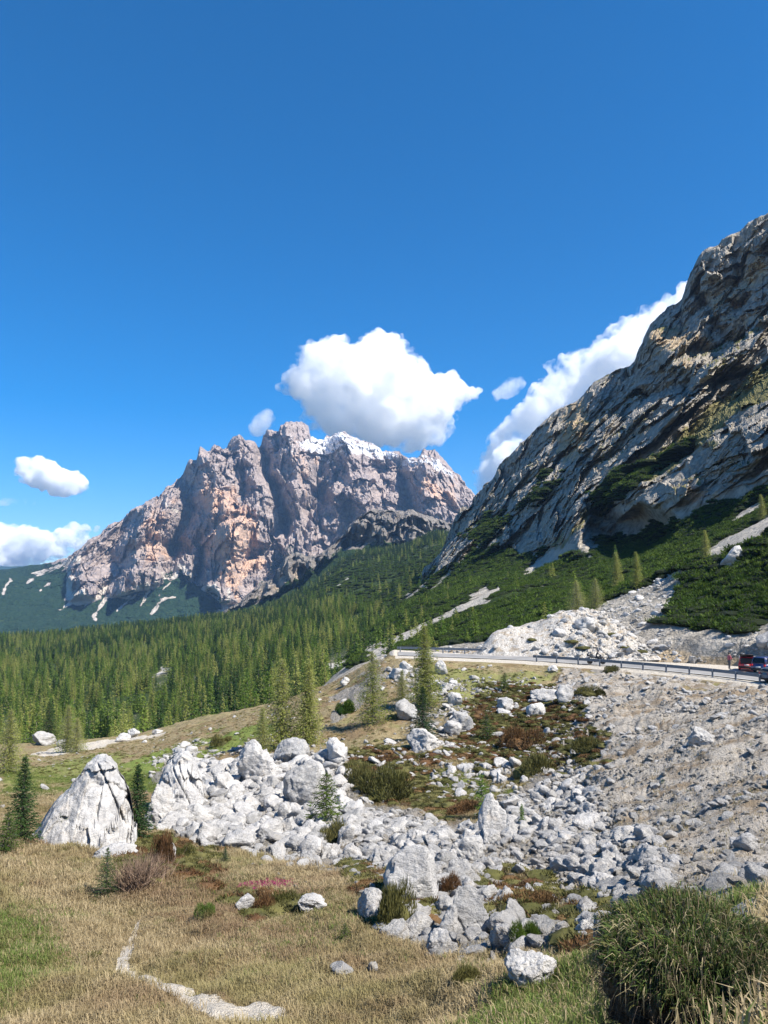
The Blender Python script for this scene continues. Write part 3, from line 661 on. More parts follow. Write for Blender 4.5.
sp += (sp/np.linalg.norm(sp, axis=1, keepdims=True))*(dd*(1-.6*(st_ > 2.8)))[:, None]
sp[:, 2] += fbm(sp*.04, 4, 105)*9
wx, wy = sx+fbm(sp*.03, 3, 106)*12, sy+fbm(sp*.03, 3, 107)*8
sveg = np.clip(1-sstep(1.5, 2.15, st_+fbm(sp*.02, 3, 108)*.6)+sstep(.1, .4, fbm(sp*.03, 3, 109))*sstep(3, 2.4, st_)*(sx > 320)*.5+.8*sstep(-4, 4, sdpoly(wx, wy, [(262,600),(300,575),(345,548),(352,556),(300,596)])), 0, 1)
swarm = sstep(-6, 6, sdpoly(wx, wy, [(240,600),(275,580),(300,555),(305,580),(270,600)]))*.5
me = mesh_np('rocky_spur', sp, grid_faces(*X.shape), [m_mount('rocky_spur', s=.4, hues=dict(a=(.14, .125, .11), b=(.28, .25, .22), warm=(.46, .36, .25), dark=(.13, .125, .125), scree=(.5, .46, .4)), shrub=((.014, .032, .012), (.03, .052, .016), (.09, .10, .035)))], False,
     dict(veg=sveg, snow=sveg*0, scree=sstep(-1.5, 1.5, sdline(wx, wy, [(436,545,1),(432,560,2.5)])), warm=swarm))
tag(link('rocky_spur', me), kind='structure')
# distant blue hills beyond the valley at the left edge
H_ = [[(-700,640,9000),(200,640,9000)], [(-700,568,11000),(-200,556,11000),(-60,565,11000),(0,567,11000),(20,566,11000),(45,570,11000),(75,575,11000),(200,590,11000)], [(-700,600,13000),(200,620,13000)]]
xs6 = np.arange(-700, 200, 3.)
X, Y, RR, T = lines_surface(H_, xs6, [30, 6])
hp = P(X, Y, RR).reshape(-1, 3); hp[:, 2] += fbm(hp*.001, 4, 111)*60*(T.ravel() > .3)
zz = X.ravel()*0
me = mesh_np('distant_hills', hp, grid_faces(*X.shape), [bpy.data.materials['far_mountain']], True, dict(veg=zz+.9, snow=zz, scree=zz, warm=zz))
tag(link('distant_hills', me), kind='structure')
# ------------------------------------------------------------------ instancing of uncountable stuff
_gn = {}
def stuff(name, pts, scl, rot, variants, idx, kind='stuff'):
    """one object whose points carry instances of the variant meshes"""
    n = len(pts)
    me = bpy.data.meshes.new(name); me.vertices.add(n)
    me.vertices.foreach_set('co', np.asarray(pts, np.float32).ravel())
    a = me.attributes.new('scl', 'FLOAT_VECTOR', 'POINT'); a.data.foreach_set('vector', np.asarray(scl, np.float32).ravel())
    a = me.attributes.new('rot', 'FLOAT_VECTOR', 'POINT'); a.data.foreach_set('vector', np.asarray(rot, np.float32).ravel())
    a = me.attributes.new('idx', 'INT', 'POINT'); a.data.foreach_set('value', np.asarray(idx, np.int32))
    o = link(name, me)
    vc = bpy.data.collections.new(name+'_kinds')
    for i, m in enumerate(variants):
        vo = bpy.data.objects.new('%s_kind_%02d' % (name, i), m); vc.objects.link(vo)
    g = bpy.data.node_groups.new(name, 'GeometryNodeTree')
    g.interface.new_socket('Geometry', in_out='INPUT', socket_type='NodeSocketGeometry')
    g.interface.new_socket('Geometry', in_out='OUTPUT', socket_type='NodeSocketGeometry')
    N = g.nodes.new; L = g.links.new
    gi = N('NodeGroupInput'); go = N('NodeGroupOutput'); ip = N('GeometryNodeInstanceOnPoints'); ci = N('GeometryNodeCollectionInfo')
    ci.inputs['Collection'].default_value = vc; ci.inputs['Separate Children'].default_value = True; ci.inputs['Reset Children'].default_value = True
    ip.inputs['Pick Instance'].default_value = True
    def at(nm, t):
        x = N('GeometryNodeInputNamedAttribute'); x.data_type = t; x.inputs['Name'].default_value = nm; return x.outputs['Attribute']
    mp = N('GeometryNodeMeshToPoints')
    L(gi.outputs[0], mp.inputs[0]); L(mp.outputs[0], ip.inputs['Points']); L(ci.outputs[0], ip.inputs['Instance'])
    L(at('idx', 'INT'), ip.inputs['Instance Index'])
    er = N('FunctionNodeEulerToRotation'); L(at('rot', 'FLOAT_VECTOR'), er.inputs[0]); L(er.outputs[0], ip.inputs['Rotation'])
    L(at('scl', 'FLOAT_VECTOR'), ip.inputs['Scale']); L(ip.outputs[0], go.inputs[0])
    md = o.modifiers.new('scatter', 'NODES'); md.node_group = g
    return tag(o, kind=kind)
# ------------------------------------------------------------------ rocks
_ico = {}
def ico(sub):
    if sub not in _ico:
        bm = bmesh.new(); bmesh.ops.create_icosphere(bm, subdivisions=sub, radius=1)
        V = np.array([v.co[:] for v in bm.verts]); Fq = np.array([[v.index for v in f.verts] for f in bm.faces]); bm.free()
        _ico[sub] = (V, Fq)
    return _ico[sub]
def rock_data(seed, sub=3, planes=11, rough=.09, dims=(1, 1, .75), fold=.0, top=None):
    rg = np.random.default_rng(seed)
    V, Fq = ico(sub); V = V.copy()
    for k in range(planes):
        n = rg.normal(size=3); n /= np.linalg.norm(n); d = rg.uniform(.45, .82)
        s = V@n; V = V-np.outer(np.clip(s-d, 0, None), n)*.94
    if top is not None: V[:, 2] = np.where(V[:, 2] > 0, V[:, 2]*top, V[:, 2])
    V *= dims
    nn = V/(np.linalg.norm(V, axis=1, keepdims=True)+1e-9)
    sd = seed*3.7
    d = fbm(V*1.7+sd, 3, 5)*rough*1.5+(ridged(V*3.3+sd, 4, 6)-.5)*rough
    if sub >= 4: d = d+(ridged(V*9+sd, 3, 7)-.5)*rough*.45
    if fold: d = d-sstep(.80, .97, ridged(V*[1.1, 1.1, .8]+sd, 2, 8))*fold
    return V+nn*d[:, None], Fq
def rock_mesh(name, mat, *a, **k):
    V, Fq = rock_data(*a, **k)
    return mesh_np(name, V, Fq, [mat], False if k.get('sub', 3) <= 2 else True)
# ------------------------------------------------------------------ leaves / needles
def tris_mesh(name, T, mats, mi=None, smooth=False):
    """T (n,3,3)"""
    n = len(T)
    me = mesh_np(name, T.reshape(-1, 3), np.arange(n*3).reshape(n, 3), mats, smooth)
    if mi is not None: me.polygons.foreach_set('material_index', np.asarray(mi, np.int32))
    return me
def tuft_tris(base, d, length, width, rg, up=None):
    """tapered leaf triangles at base (n,3) pointing along d (n,3)"""
    n = len(base)
    s = np.cross(d, rg.normal(size=(n, 3))); s /= np.linalg.norm(s, axis=1, keepdims=True)+1e-9
    w = (width*np.ones(n))[:, None]*.5; l = (length*np.ones(n))[:, None]
    return np.stack([base-s*w, base+s*w, base+d*l], 1)
def conifer(seed, h=1., w=.2, whorls=22, per=9, leaf=8, droop=.25, leafsize=.05, base=.08, shape=.9, ragged=.25, sparse=0., lwid=.5, up=.25, fuzz=.12):
    rg = np.random.default_rng(seed)
    T = []
    bases = []; dirs_ = []; ls = []
    br = []
    for i in range(whorls):
        t = base+(1-base)*max(0., (i+rg.uniform(-.3, .3))/whorls)**.92
        t = min(max(t, base), .985)
        reach = w*((1-t)/(1-base))**shape*(.55+.45*min(1, (t-base)/.12+.5))+.012
        for j in range(per):
            if rg.random() < sparse: continue
            a = (j+rg.uniform(-.4, .4))/per*2*math.pi+i*1.1
            t0_ = t; t = min(max(t0_+rg.uniform(-.55, .55)/whorls, base), .985)
            L = reach*(1-ragged*rg.random()**1.3*1.6)
            if L < .01: L = .01
            rise = up*(t-.35)-droop*(1-t)+rg.uniform(-.12, .12)
            hd = np.array([math.cos(a), math.sin(a), 0])
            m = max(2, int(leaf*(.35+.65*L/w)))
            u = ((np.arange(m)+rg.random(m))/m)**.75
            pos = hd*(L*u)[:, None]; pos[:, 2] = t+L*(rise*u+.35*u*u*droop*1.5); pos += rg.normal(size=(m, 3))*leafsize*fuzz
            side = np.cross(hd, [0, 0, 1]); sg = np.where(np.arange(m) % 2, 1, -1)[:, None]
            dr = hd*.75+side*sg*(.75*(1-u*.6))[:, None]+rg.normal(size=(m, 3))*.25; dr[:, 2] -= .18
            dr /= np.linalg.norm(dr, axis=1, keepdims=True)
            bases.append(pos); dirs_.append(dr); ls.append(leafsize*(1.15-.45*u)*rg.uniform(.7, 1.3, m)*(.45+.55*L/w))
            br.append((t, a, L, rise)); t = t0_
    b = np.concatenate(bases); d = np.concatenate(dirs_); l = np.concatenate(ls)
    T = tuft_tris(b, d, l, l*lwid, rg)
    # leader
    nb = 8; bb = np.zeros((nb, 3)); bb[:, 2] = np.linspace(.95, .985, nb); dd = rg.normal(size=(nb, 3))*.35; dd[:, 2] = 1; dd /= np.linalg.norm(dd, axis=1, keepdims=True)
    T = np.concatenate([T, tuft_tris(bb, dd, leafsize*.9, leafsize*.3, rg)])
    return T*h, br
def tube(pts, rad, k=6):
    V = []; Fq = []
    for i, (p, r) in enumerate(zip(pts, rad)):
        for j in range(k):
            a = 2*math.pi*j/k; V.append((p[0]+math.cos(a)*r, p[1]+math.sin(a)*r, p[2]))
    for i in range(len(pts)-1):
        for j in range(k):
            a = i*k+j; b = i*k+(j+1) % k; Fq.append((a, b, b+k, a+k))
    return np.array(V), np.array(Fq)
def trunk_mesh(name, seed, h, r, mat, branches=(), k=7):
    rg = np.random.default_rng(seed)
    n = 9; z = np.linspace(-.04, .98, n)*h
    pts = np.stack([rg.normal(size=n)*.004*h, rg.normal(size=n)*.004*h, z], 1)
    V, Fq = tube(pts, r*(1-np.linspace(0, 1, n)*.93)*np.where(np.arange(n) == 0, 1.35, 1), k)
    Vs = [V]; Fs = [Fq]; off = len(V)
    for (t, a, L, rise) in branches:
        p0 = np.array([0, 0, t*h]); hd = np.array([math.cos(a), math.sin(a), rise])*L*h*.85
        s = np.array([-math.sin(a), math.cos(a), 0])*r*.16; u = np.array([0, 0, 1])*r*.16
        Vs.append(np.array([p0-s-u, p0+s-u, p0+u, p0+hd])); Fs.append(np.array([[0, 1, 3, 3], [1, 2, 3, 3], [2, 0, 3, 3]])+off); off += 4
    V = np.concatenate(Vs); Fq = np.concatenate(Fs)
    me = bpy.data.meshes.new(name)
    me.from_pydata(V.tolist(), [], [f[:3] if f[2] == f[3] else f for f in Fq.tolist()]); me.materials.append(mat)
    me.update(); return me
def clump(seed, n=260, leaf=.16, flat_=.55, lwid=.35, updir=.7, lump=.25):
    """a low shrub: needles over several low mounds"""
    rg = np.random.default_rng(seed)
    lob = [(rg.uniform(-.55, .55), rg.uniform(-.55, .55), rg.uniform(.35, .6)) for _ in range(6)]
    out = []
    k = rg.integers(0, len(lob), n); u = rg.normal(size=(n, 3)); u /= np.linalg.norm(u, axis=1, keepdims=True); u[:, 2] = np.abs(u[:, 2])
    c = np.array([(a, b, 0) for a, b, _ in lob])[k]; r = np.array([x[2] for x in lob])[k]
    rad = r*rg.uniform(.72, 1.06, n)
    p = c+u*rad[:, None]; p[:, 2] *= flat_/.6
    d = u*.8+rg.normal(size=(n, 3))*.35; d[:, 2] += updir; d /= np.linalg.norm(d, axis=1, keepdims=True)
    return tuft_tris(p-d*leaf*.4, d, leaf*rg.uniform(.7, 1.4, n), leaf*lwid, rg)
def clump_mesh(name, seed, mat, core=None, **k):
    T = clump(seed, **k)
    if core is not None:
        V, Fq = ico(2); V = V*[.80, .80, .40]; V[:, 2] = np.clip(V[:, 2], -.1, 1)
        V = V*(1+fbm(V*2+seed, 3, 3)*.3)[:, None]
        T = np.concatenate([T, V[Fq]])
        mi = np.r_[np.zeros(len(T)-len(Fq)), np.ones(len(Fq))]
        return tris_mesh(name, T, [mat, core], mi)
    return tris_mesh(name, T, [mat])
def grass_tuft(name, seed, mat, blades=14, h=.22, spread=.09, w=.008, lean=.5):
    rg = np.random.default_rng(seed); T = []
    n = blades
    b = rg.normal(size=(n, 3))*[spread, spread, 0]; b[:, 2] = -.02
    a = rg.uniform(0, 2*math.pi, n); L = h*rg.uniform(.45, 1.15, n)
    ln = rg.uniform(.15, 1, n)*lean
    out = np.stack([np.cos(a), np.sin(a), np.zeros(n)], 1)
    side = np.stack([-np.sin(a), np.cos(a), np.zeros(n)], 1)*w/2
    up = np.array([0, 0, 1.])
    m = b+out*(L*ln*.35)[:, None]+up*(L*.6)[:, None]; t = b+out*(L*ln)[:, None]+up*(L*(1-.35*ln))[:, None]
    T = np.concatenate([np.stack([b-side, b+side, m+side*.8], 1), np.stack([b-side, m+side*.8, m-side*.8], 1), np.stack([m-side*.8, m+side*.8, t], 1)])
    return tris_mesh(name, T, [mat])
# ------------------------------------------------------------------ materials of rocks and plants
ROCK = m_rock('limestone'); ROCKG = m_rock('limestone_grey', (.46, .45, .435), (.28, .275, .27), (.40, .36, .30))
SPRUCE = m_foliage('spruce_needles', (.030, .070, .020), (.055, .10, .028), (.018, .042, .015))
LARCH = m_foliage('larch_needles', (.30, .33, .08), (.40, .41, .13), (.20, .24, .055), .5)
MIXG = m_foliage('forest_needles', (.12, .20, .035), (.23, .30, .06), (.06, .115, .028), .4)
DPINE = m_foliage('dwarf_pine_needles', (.06, .11, .016), (.115, .165, .026), (.028, .055, .01), .3)
HEATHR = m_foliage('rusty_heath', (.13, .065, .03), (.19, .115, .05), (.07, .045, .022), .2)
HEATHO = m_foliage('olive_heath', (.10, .10, .03), (.17, .155, .055), (.055, .055, .02), .2)
FRESH = m_foliage('fresh_leaves', (.12, .21, .03), (.18, .27, .05), (.06, .12, .02), .35)
DRYG = m_foliage('dry_grass', (.32, .25, .135), (.50, .405, .245), (.20, .155, .08), .3, patch=((.27, .235, .10), (.25, .165, .10), (.12, .10, .05)))
GRNG = m_foliage('green_grass', (.10, .17, .03), (.20, .25, .07), (.26, .23, .10), .35)
PINKF = m_foliage('pink_blossom', (.42, .06, .18), (.52, .12, .26), (.30, .05, .12), .3)
BARK = m_bark('bark'); BARKG = m_bark('grey_bark', (.16, .14, .12), (.30, .27, .24)); TWIG = m_bark('dry_twigs', (.14, .09, .06), (.25, .18, .13))
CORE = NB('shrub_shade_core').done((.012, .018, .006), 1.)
# rays into the scene
bvs = [(ground_bvh, 'g'), (bvh_of(right_m.V, right_m.F), 'r'), (bvh_of(forest_hill.V, forest_hill.F), 'f')]
def cast(x, y, which='grf'):
    a, b, c = dirs(x, y); d = Vector((float(a), float(b), float(c))).normalized(); best = None
    for bv, k in bvs:
        if k not in which: continue
        h = bv.ray_cast(Vector((0, 0, 0)), d)
        if h[0] is not None and (best is None or h[3] < best[1]): best = (h[0], h[3], h[1])
    if best is None: raise ValueError('nothing at %s %s' % (x, y))
    n = best[2]; n = n if n.z > 0 else -n
    return np.array(best[0]), best[1], np.array(n)
def drop(x, y, which='g'):
    best = None
    for bv, k in bvs:
        if k in which:
            h = bv.ray_cast(Vector((x, y, 900)), Vector((0, 0, -1)))
            if h[0] is not None and (best is None or h[0].z > best): best = h[0].z
    return best
def yaw(n, rg): 
    r = np.zeros((n, 3)); r[:, 2] = rg.uniform(0, 2*math.pi, n); return r
def pxs(p):    # metres per picture element at p
    return (p[..., 1]*cP+p[..., 2]*sP)/F
V3 = lambda s: np.repeat(np.asarray(s)[:, None], 3, 1)
# ------------------------------------------------------------------ forest
rg = np.random.default_rng(21)
fp = forest_hill; x, y = fp.px, fp.py
n_ = fbm(fp.V*[.012, .012, 0], 3, 201); n2_ = fbm(fp.V*[.05, .05, 0], 2, 202)
dens = sstep(-.55, -.1, n_+n2_*.6)*(fp.t < 4.05)*(fp.t > .1)
shr = sstep(-5, 12, sdpoly(x+n_*16, y+n2_*10, [(268,606),(300,588),(345,556),(400,548),(440,540),(600,540),(600,640),(440,640),(380,618),(330,606)]))
dens = dens*(1-shr*.93)
# keep the meadow edge and glades clear
for gl in ([(366,650),(385,628),(410,612),(445,596),(450,620),(405,648)], [(150,690),(172,668),(178,676),(158,700)], [(330,700),(350,672),(385,664),(372,690),(345,715)], [(322,655),(356,656),(340,680)], [(180,655),(210,650),(212,656)]):
    dens = dens*(1-sstep(-3, 3, sdpoly(x+n2_*6, y, gl)))
scr = fscree
dens = dens*(1-np.clip(scr*1.2, 0, 1))
p, nrm, vi = fp.scatter(dens, 13500, rg)
# larger spacing near: heights in metres
cold = sstep(0, .6, fbm(p*[.006, .006, 0], 3, 203)+(fp.r[vi]-600)/900*.9)       # dark spruce far away, larch near
h = (4+9*rg.random(len(p))**.8)*(1-.3*(fp.r[vi] < 420)*rg.random(len(p)))
kindf = np.where(rg.random(len(p)) < .22+.45*cold, rg.integers(0, 4, len(p)), np.where(rg.random(len(p)) < .55, rg.integers(4, 7, len(p)), rg.integers(7, 10, len(p))))
FV = []
for i in range(4): FV.append((conifer(300+i, 1, .17, 17, 9, 5, .3, .075, .05, .85, .3, 0, .8), SPRUCE))
for i in range(3): FV.append((conifer(310+i, 1, .19, 17, 9, 5, .1, .075, .06, .8, .35, .03, .8), MIXG))
for i in range(3): FV.append((conifer(320+i, 1, .21, 17, 9, 5, .05, .07, .08, .75, .4, .08, .75), LARCH))
fmesh = []; tmesh = []
for i, ((T, br), m) in enumerate(FV):
    tr = tube(np.array([[0, 0, -.05], [0, 0, .5], [0, 0, .95]]), [.014, .009, .002], 4)
    q_ = tr[0][tr[1]]; tt = np.concatenate([q_[:, [0, 1, 2]], q_[:, [0, 2, 3]]])
    fmesh.append(tris_mesh('forest_conifer', np.concatenate([T, tt]), [m, BARK], np.r_[np.zeros(len(T)), np.ones(len(tt))]))
    tmesh.append((tris_mesh('crown', T, [m]), tris_mesh('trunk', tt, [BARK])))
# the trees that show largest stand as trees of their own; the rest is one wood
vx, vy = proj(p); inview = (vx > -5) & (vx < 773)
hid = np.zeros(len(p), bool)
app = h/pxs(p)*inview
order = np.argsort(-app)
def visible(i):
    tpt = Vector((p[i][0], p[i][1], p[i][2]+h[i]*.75)); d = tpt.length
    hh = ground_bvh.ray_cast(Vector((0, 0, 0)), tpt.normalized()); h2 = bvs[1][0].ray_cast(Vector((0, 0, 0)), tpt.normalized())
    return not ((hh[0] is not None and hh[3] < d) or (h2[0] is not None and h2[3] < d-3))
pick = []
for i in order:
    if len(pick) >= 262: break
    if visible(i): pick.append(i)
pickset = np.zeros(len(p), bool); pickset[pick] = True
def thing(name, label, cat, loc, group=None, rz=0., sc=1.):
    o = bpy.data.objects.new(name, None); COL.objects.link(o); o.location = loc; o.rotation_euler = (0, 0, rz); o.scale = (sc,)*3 if np.isscalar(sc) else sc
    o.empty_display_size = .2
    return tag(o, label, cat, group)
KN = [('spruce_tree', 'dark green spruce standing in the near rows of the dense forest beyond the meadow', 'dark spruces in the near rows of the forest')]*4+[
      ('conifer_tree', 'mid green conifer standing in the near rows of the dense forest beyond the meadow', 'mid green conifers in the near rows of the forest')]*3+[
      ('larch_tree', 'pale yellow green larch standing in the near rows of the dense forest beyond the meadow', 'pale larches in the near rows of the forest')]*3
for i in pick:
    k = int(kindf[i]); nm, lb, gr_ = KN[k]
    t = thing(nm, lb, 'tree', p[i], gr_, rg.uniform(0, 6.28), (h[i]*rg.uniform(.85, 1.15),)*2+(h[i],))
    link('crown', tmesh[k][0], t); link('trunk', tmesh[k][1], t)
q = ~pickset
wv_ = h*rg.uniform(.7, 1.45, len(h)); s_ = np.stack([wv_, wv_, h], 1)
tag(stuff('forest', p[q], s_[q], yaw(q.sum(), rg), fmesh, kindf[q]), 'dense mixed spruce and larch forest covering the valley slope', 'forest')
# dark dwarf pines high on the forest hill
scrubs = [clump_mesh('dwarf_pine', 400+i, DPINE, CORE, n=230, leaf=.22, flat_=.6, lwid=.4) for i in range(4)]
d2 = shr*sstep(-.45, .0, n_+n2_)*(fp.t < 4.05)*(1-np.clip(scr*1.3, 0, 1))
p, nrm, vi = fp.scatter(d2, 5200, rg)
s1 = rg.uniform(3.0, 6.5, len(p)); s_ = np.stack([s1*1.2, s1*1.2, s1*.7], 1)
tag(stuff('hill_scrub', p, s_, yaw(len(p), rg), scrubs, rg.integers(0, 4, len(p))), 'dark dwarf pine scrub on the upper hill below the rocky spur', 'scrub')
# scrub on the right mountainside
vz = vegf*(right_m.t < 9.5)*sstep(-.32, .06, fbm(right_m.V*[.03, .03, .03], 3, 205)+.12)
vz = vz*sstep(.25, .6, vegf)
lim = (-20, 800, 0, 1100)
p, nrm, vi = right_m.scatter(vz*(right_m.r < 330), 12500, rg, True, lim)
s1 = rg.uniform(1.3, 2.9, len(p)); s_ = np.stack([s1, s1, s1*.75], 1)
p2, _, vi2 = right_m.scatter(vz*(right_m.r >= 330)*(right_m.r < 900), 8000, rg, True, lim)
s2 = rg.uniform(2.2, 4.8, len(p2)); s2 = np.stack([s2, s2, s2*.7], 1)
p = np.concatenate([p, p2]); s_ = np.concatenate([s_, s2])
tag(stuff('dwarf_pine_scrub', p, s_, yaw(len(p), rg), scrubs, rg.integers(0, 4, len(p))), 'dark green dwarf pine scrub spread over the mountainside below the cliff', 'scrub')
# a thin scatter of small conifers on that slope: countable, each a tree
nsl = 38; dens = vegf*(1-np.clip(bare_w*2, 0, 1))*(right_m.r < 560)*(right_m.px < 620)*(right_m.t < 5)
p, nrm, vi = right_m.scatter(dens, nsl, rg, True, (380, 620, 540, 650))
for i in range(len(p)):
    k = int(rg.integers(4, 10)); hh = rg.uniform(3, 7.5)
    t = thing('slope_conifer', 'small pale conifer scattered among dwarf pines on the slope above the road', 'tree', p[i], 'small conifers on the scrubby slope', rg.uniform(0, 6.28), (hh*1.2, hh*1.2, hh))
    link('crown', tmesh[k][0], t); link('trunk', tmesh[k][1], t)
# ------------------------------------------------------------------ single trees
def tree(name, label, x, y, hpx, kind, seed, wid=.2, group=None, which='g', dz=0., **kw):
    if kind == 'larch': wid *= 1.35
    if kind == 'spruce': wid *= 1.35
    loc, dist, n = cast(x, y, which); h = hpx*pxs(loc)
    P_ = dict(spruce=(SPRUCE, BARK, dict(whorls=34, per=11, leaf=20, droop=.3, leafsize=.052, base=.05, shape=.85, ragged=.28, lwid=.34)),
              larch=(LARCH, BARKG, dict(whorls=44, per=12, leaf=24, droop=.1, leafsize=.032, base=.04, shape=.75, ragged=.34, sparse=.12, lwid=.55, fuzz=.6)),
              young=(FRESH, BARKG, dict(whorls=22, per=8, leaf=14, droop=-.4, leafsize=.06, base=.1, shape=.45, ragged=.5, sparse=.2, lwid=.55, up=.6)),
              pine=(DPINE, BARK, dict(whorls=20, per=10, leaf=18, droop=-.25, leafsize=.075, base=.08, shape=.6, ragged=.25, sparse=.1, lwid=.34, up=.5)))[kind]
    a = dict(P_[2]); a.update(kw)
    T, br = conifer(seed, h, wid, **a)
    t = thing(name, label, 'tree', loc+[0, 0, dz-.05], group)
    link('crown', tris_mesh('crown', T, [P_[0]]), t)
    link('trunk', trunk_mesh('trunk', seed, h, h*.014+.02, P_[1], br if kind != 'spruce' else br[::2]), t)
    return t
tree('spruce_tree', 'dark spruce at the left edge beside the biggest pale boulder', 21, 842, 84, 'spruce', 501, .20)
tree('spruce_tree', 'dark spruce standing between the two biggest pale boulders', 136, 840, 74, 'spruce', 502, .21)
tree('young_spruce', 'young bright green spruce standing alone in the dry grass', 106, 895, 47, 'spruce', 503, .30, whorls=24)
tree('spruce_tree', 'dark spruce growing on a rock below the road', 423, 737, 50, 'spruce', 504, .26)
tree('larch_tree', 'pale green larch standing just below the far guard rail', 425, 706, 80, 'larch', 505, .2, sparse=.05)
tree('larch_tree', 'tall pale larch, left one of the pair behind the boulder field', 281, 748, 88, 'larch', 506, .23)
tree('larch_tree', 'tall yellowish larch, right one of the pair behind the boulder field', 308, 745, 84, 'larch', 507, .17, sparse=.02)
tree('larch_tree', 'thin airy larch beside the pale gully below the track', 372, 724, 72, 'larch', 508, .27, sparse=.3)
tree('larch_sapling', 'small pale larch leaning close to the left larch of the pair', 262, 752, 44, 'larch', 509, .25)
tree('mountain_pine', 'broad bushy pine growing among the white boulders at centre left', 326, 832, 58, 'pine', 510, .42)
tree('young_larch', 'bright lime green young larch in the middle of the boulder field', 482, 818, 44, 'young', 511, .22)
tree('young_pine', 'tiny dark green pine between the grass and the boulders', 345, 942, 20, 'pine', 512, .45)
tree('young_spruce', 'small spruce at the foot of the white boulders on the left', 225, 862, 16, 'spruce', 513, .35)
tree('larch_tree', 'pale larch at the far left edge beside the meadow', 8, 772, 62, 'larch', 514, .26)
tree('larch_tree', 'pale larch in front of the forest beside the white track', 67, 752, 46, 'larch', 515, .32)
tree('larch_sapling', 'small larch right of the pale larch beside the white track', 76, 752, 34, 'larch', 516, .34)
tree('dwarf_conifer', 'low yellow green conifer at the left edge below the dark spruce', 7, 852, 40, 'pine', 517, .45)
tree('dwarf_conifer', 'low green pine bush against the shaded side of the biggest boulder', 62, 845, 34, 'pine', 518, .5)
tree('young_pine', 'small dark pine on the grassy bank just below the road', 505, 690, 17, 'pine', 519, .5)
tree('young_pine', 'small bushy pine among the reddish heath and stones', 487, 740, 26, 'pine', 520, .5)
tree('young_spruce', 'thin spruce sapling among boulders right of the lime green larch', 522, 828, 24, 'young', 521, .2)
tree('larch_tree', 'pale larch on the slope, left one of two under the cave', 617, 590, 38, 'larch', 522, .2, which='r')
tree('larch_tree', 'pale larch on the slope, right one of two under the cave', 637, 588, 36, 'larch', 523, .2, which='r')
tree('larch_tree', 'bushy yellow larch above the gravel bank beside the road', 577, 616, 36, 'larch', 524, .4, which='r')
tree('larch_tree', 'yellow larch between the two gravel banks on the slope', 596, 608, 30, 'larch', 525, .38, which='r')
tree('larch_tree', 'single small larch beside the light track high on the slope', 706, 560, 30, 'larch', 526, .2, which='r')
tree('larch_tree', 'small larch near the right edge above the light track', 762, 520, 26, 'larch', 527, .22, which='r')
tree('larch_sapling', 'small larch sapling on the grass ledge left of the gully', 402, 700, 30, 'larch', 528, .3)
tree('spruce_tree', 'dark spruce at the corner of forest and meadow on the left', 48, 742, 40, 'spruce', 529, .28)
# ------------------------------------------------------------------ rocks
RV = [rock_mesh('boulder', ROCK if i % 4 else ROCKG, 600+i, sub=4, planes=9+i % 5, rough=.15, dims=(1, .78+.1*(i % 3), .72+.08*(i % 4)), fold=.12) for i in range(16)]
SV = [rock_mesh('stone', ROCK if i % 3 else ROCKG, 640+i, sub=2, planes=8, rough=.12, dims=(1, .8, .6+.1*(i % 3))) for i in range(10)]
def hero(label, x, y, wpx, hpx, seed, mat=None, dims=None, sub=5, rough=.10, fold=.12, planes=11, rz=None, sink=.25, which='g', top=None, name='boulder', group=None, depth=.85, tilt=0.):
    """a boulder whose foot shows at (x, y), so many picture elements wide and high"""
    loc, dist, n = cast(x, y-hpx*.10, which); m = pxs(loc)
    rw_, rh = wpx*m/2, hpx*m/(2-2*sink*.8)
    V, Fq = rock_data(seed, sub=sub, planes=planes, rough=rough, dims=(1, 1, 1), fold=fold, top=top)
    mx_ = np.abs(V).max(0); V = V/mx_*[rw_, rw_*depth, rh]
    V = V@np.array(Matrix.Rotation(tilt, 3, 'Y').transposed())
    o = link(name, mesh_np(name, V, Fq, [mat or ROCK], True), None, loc+[0, 0, rh*(1-2*sink)*1.0])
    az_ = math.atan2(loc[0], loc[1]); o.location.x += math.sin(az_)*rw_*.3; o.location.y += math.cos(az_)*rw_*.3; o.rotation_euler.z = -az_
    return tag(o, label, 'boulder', group)
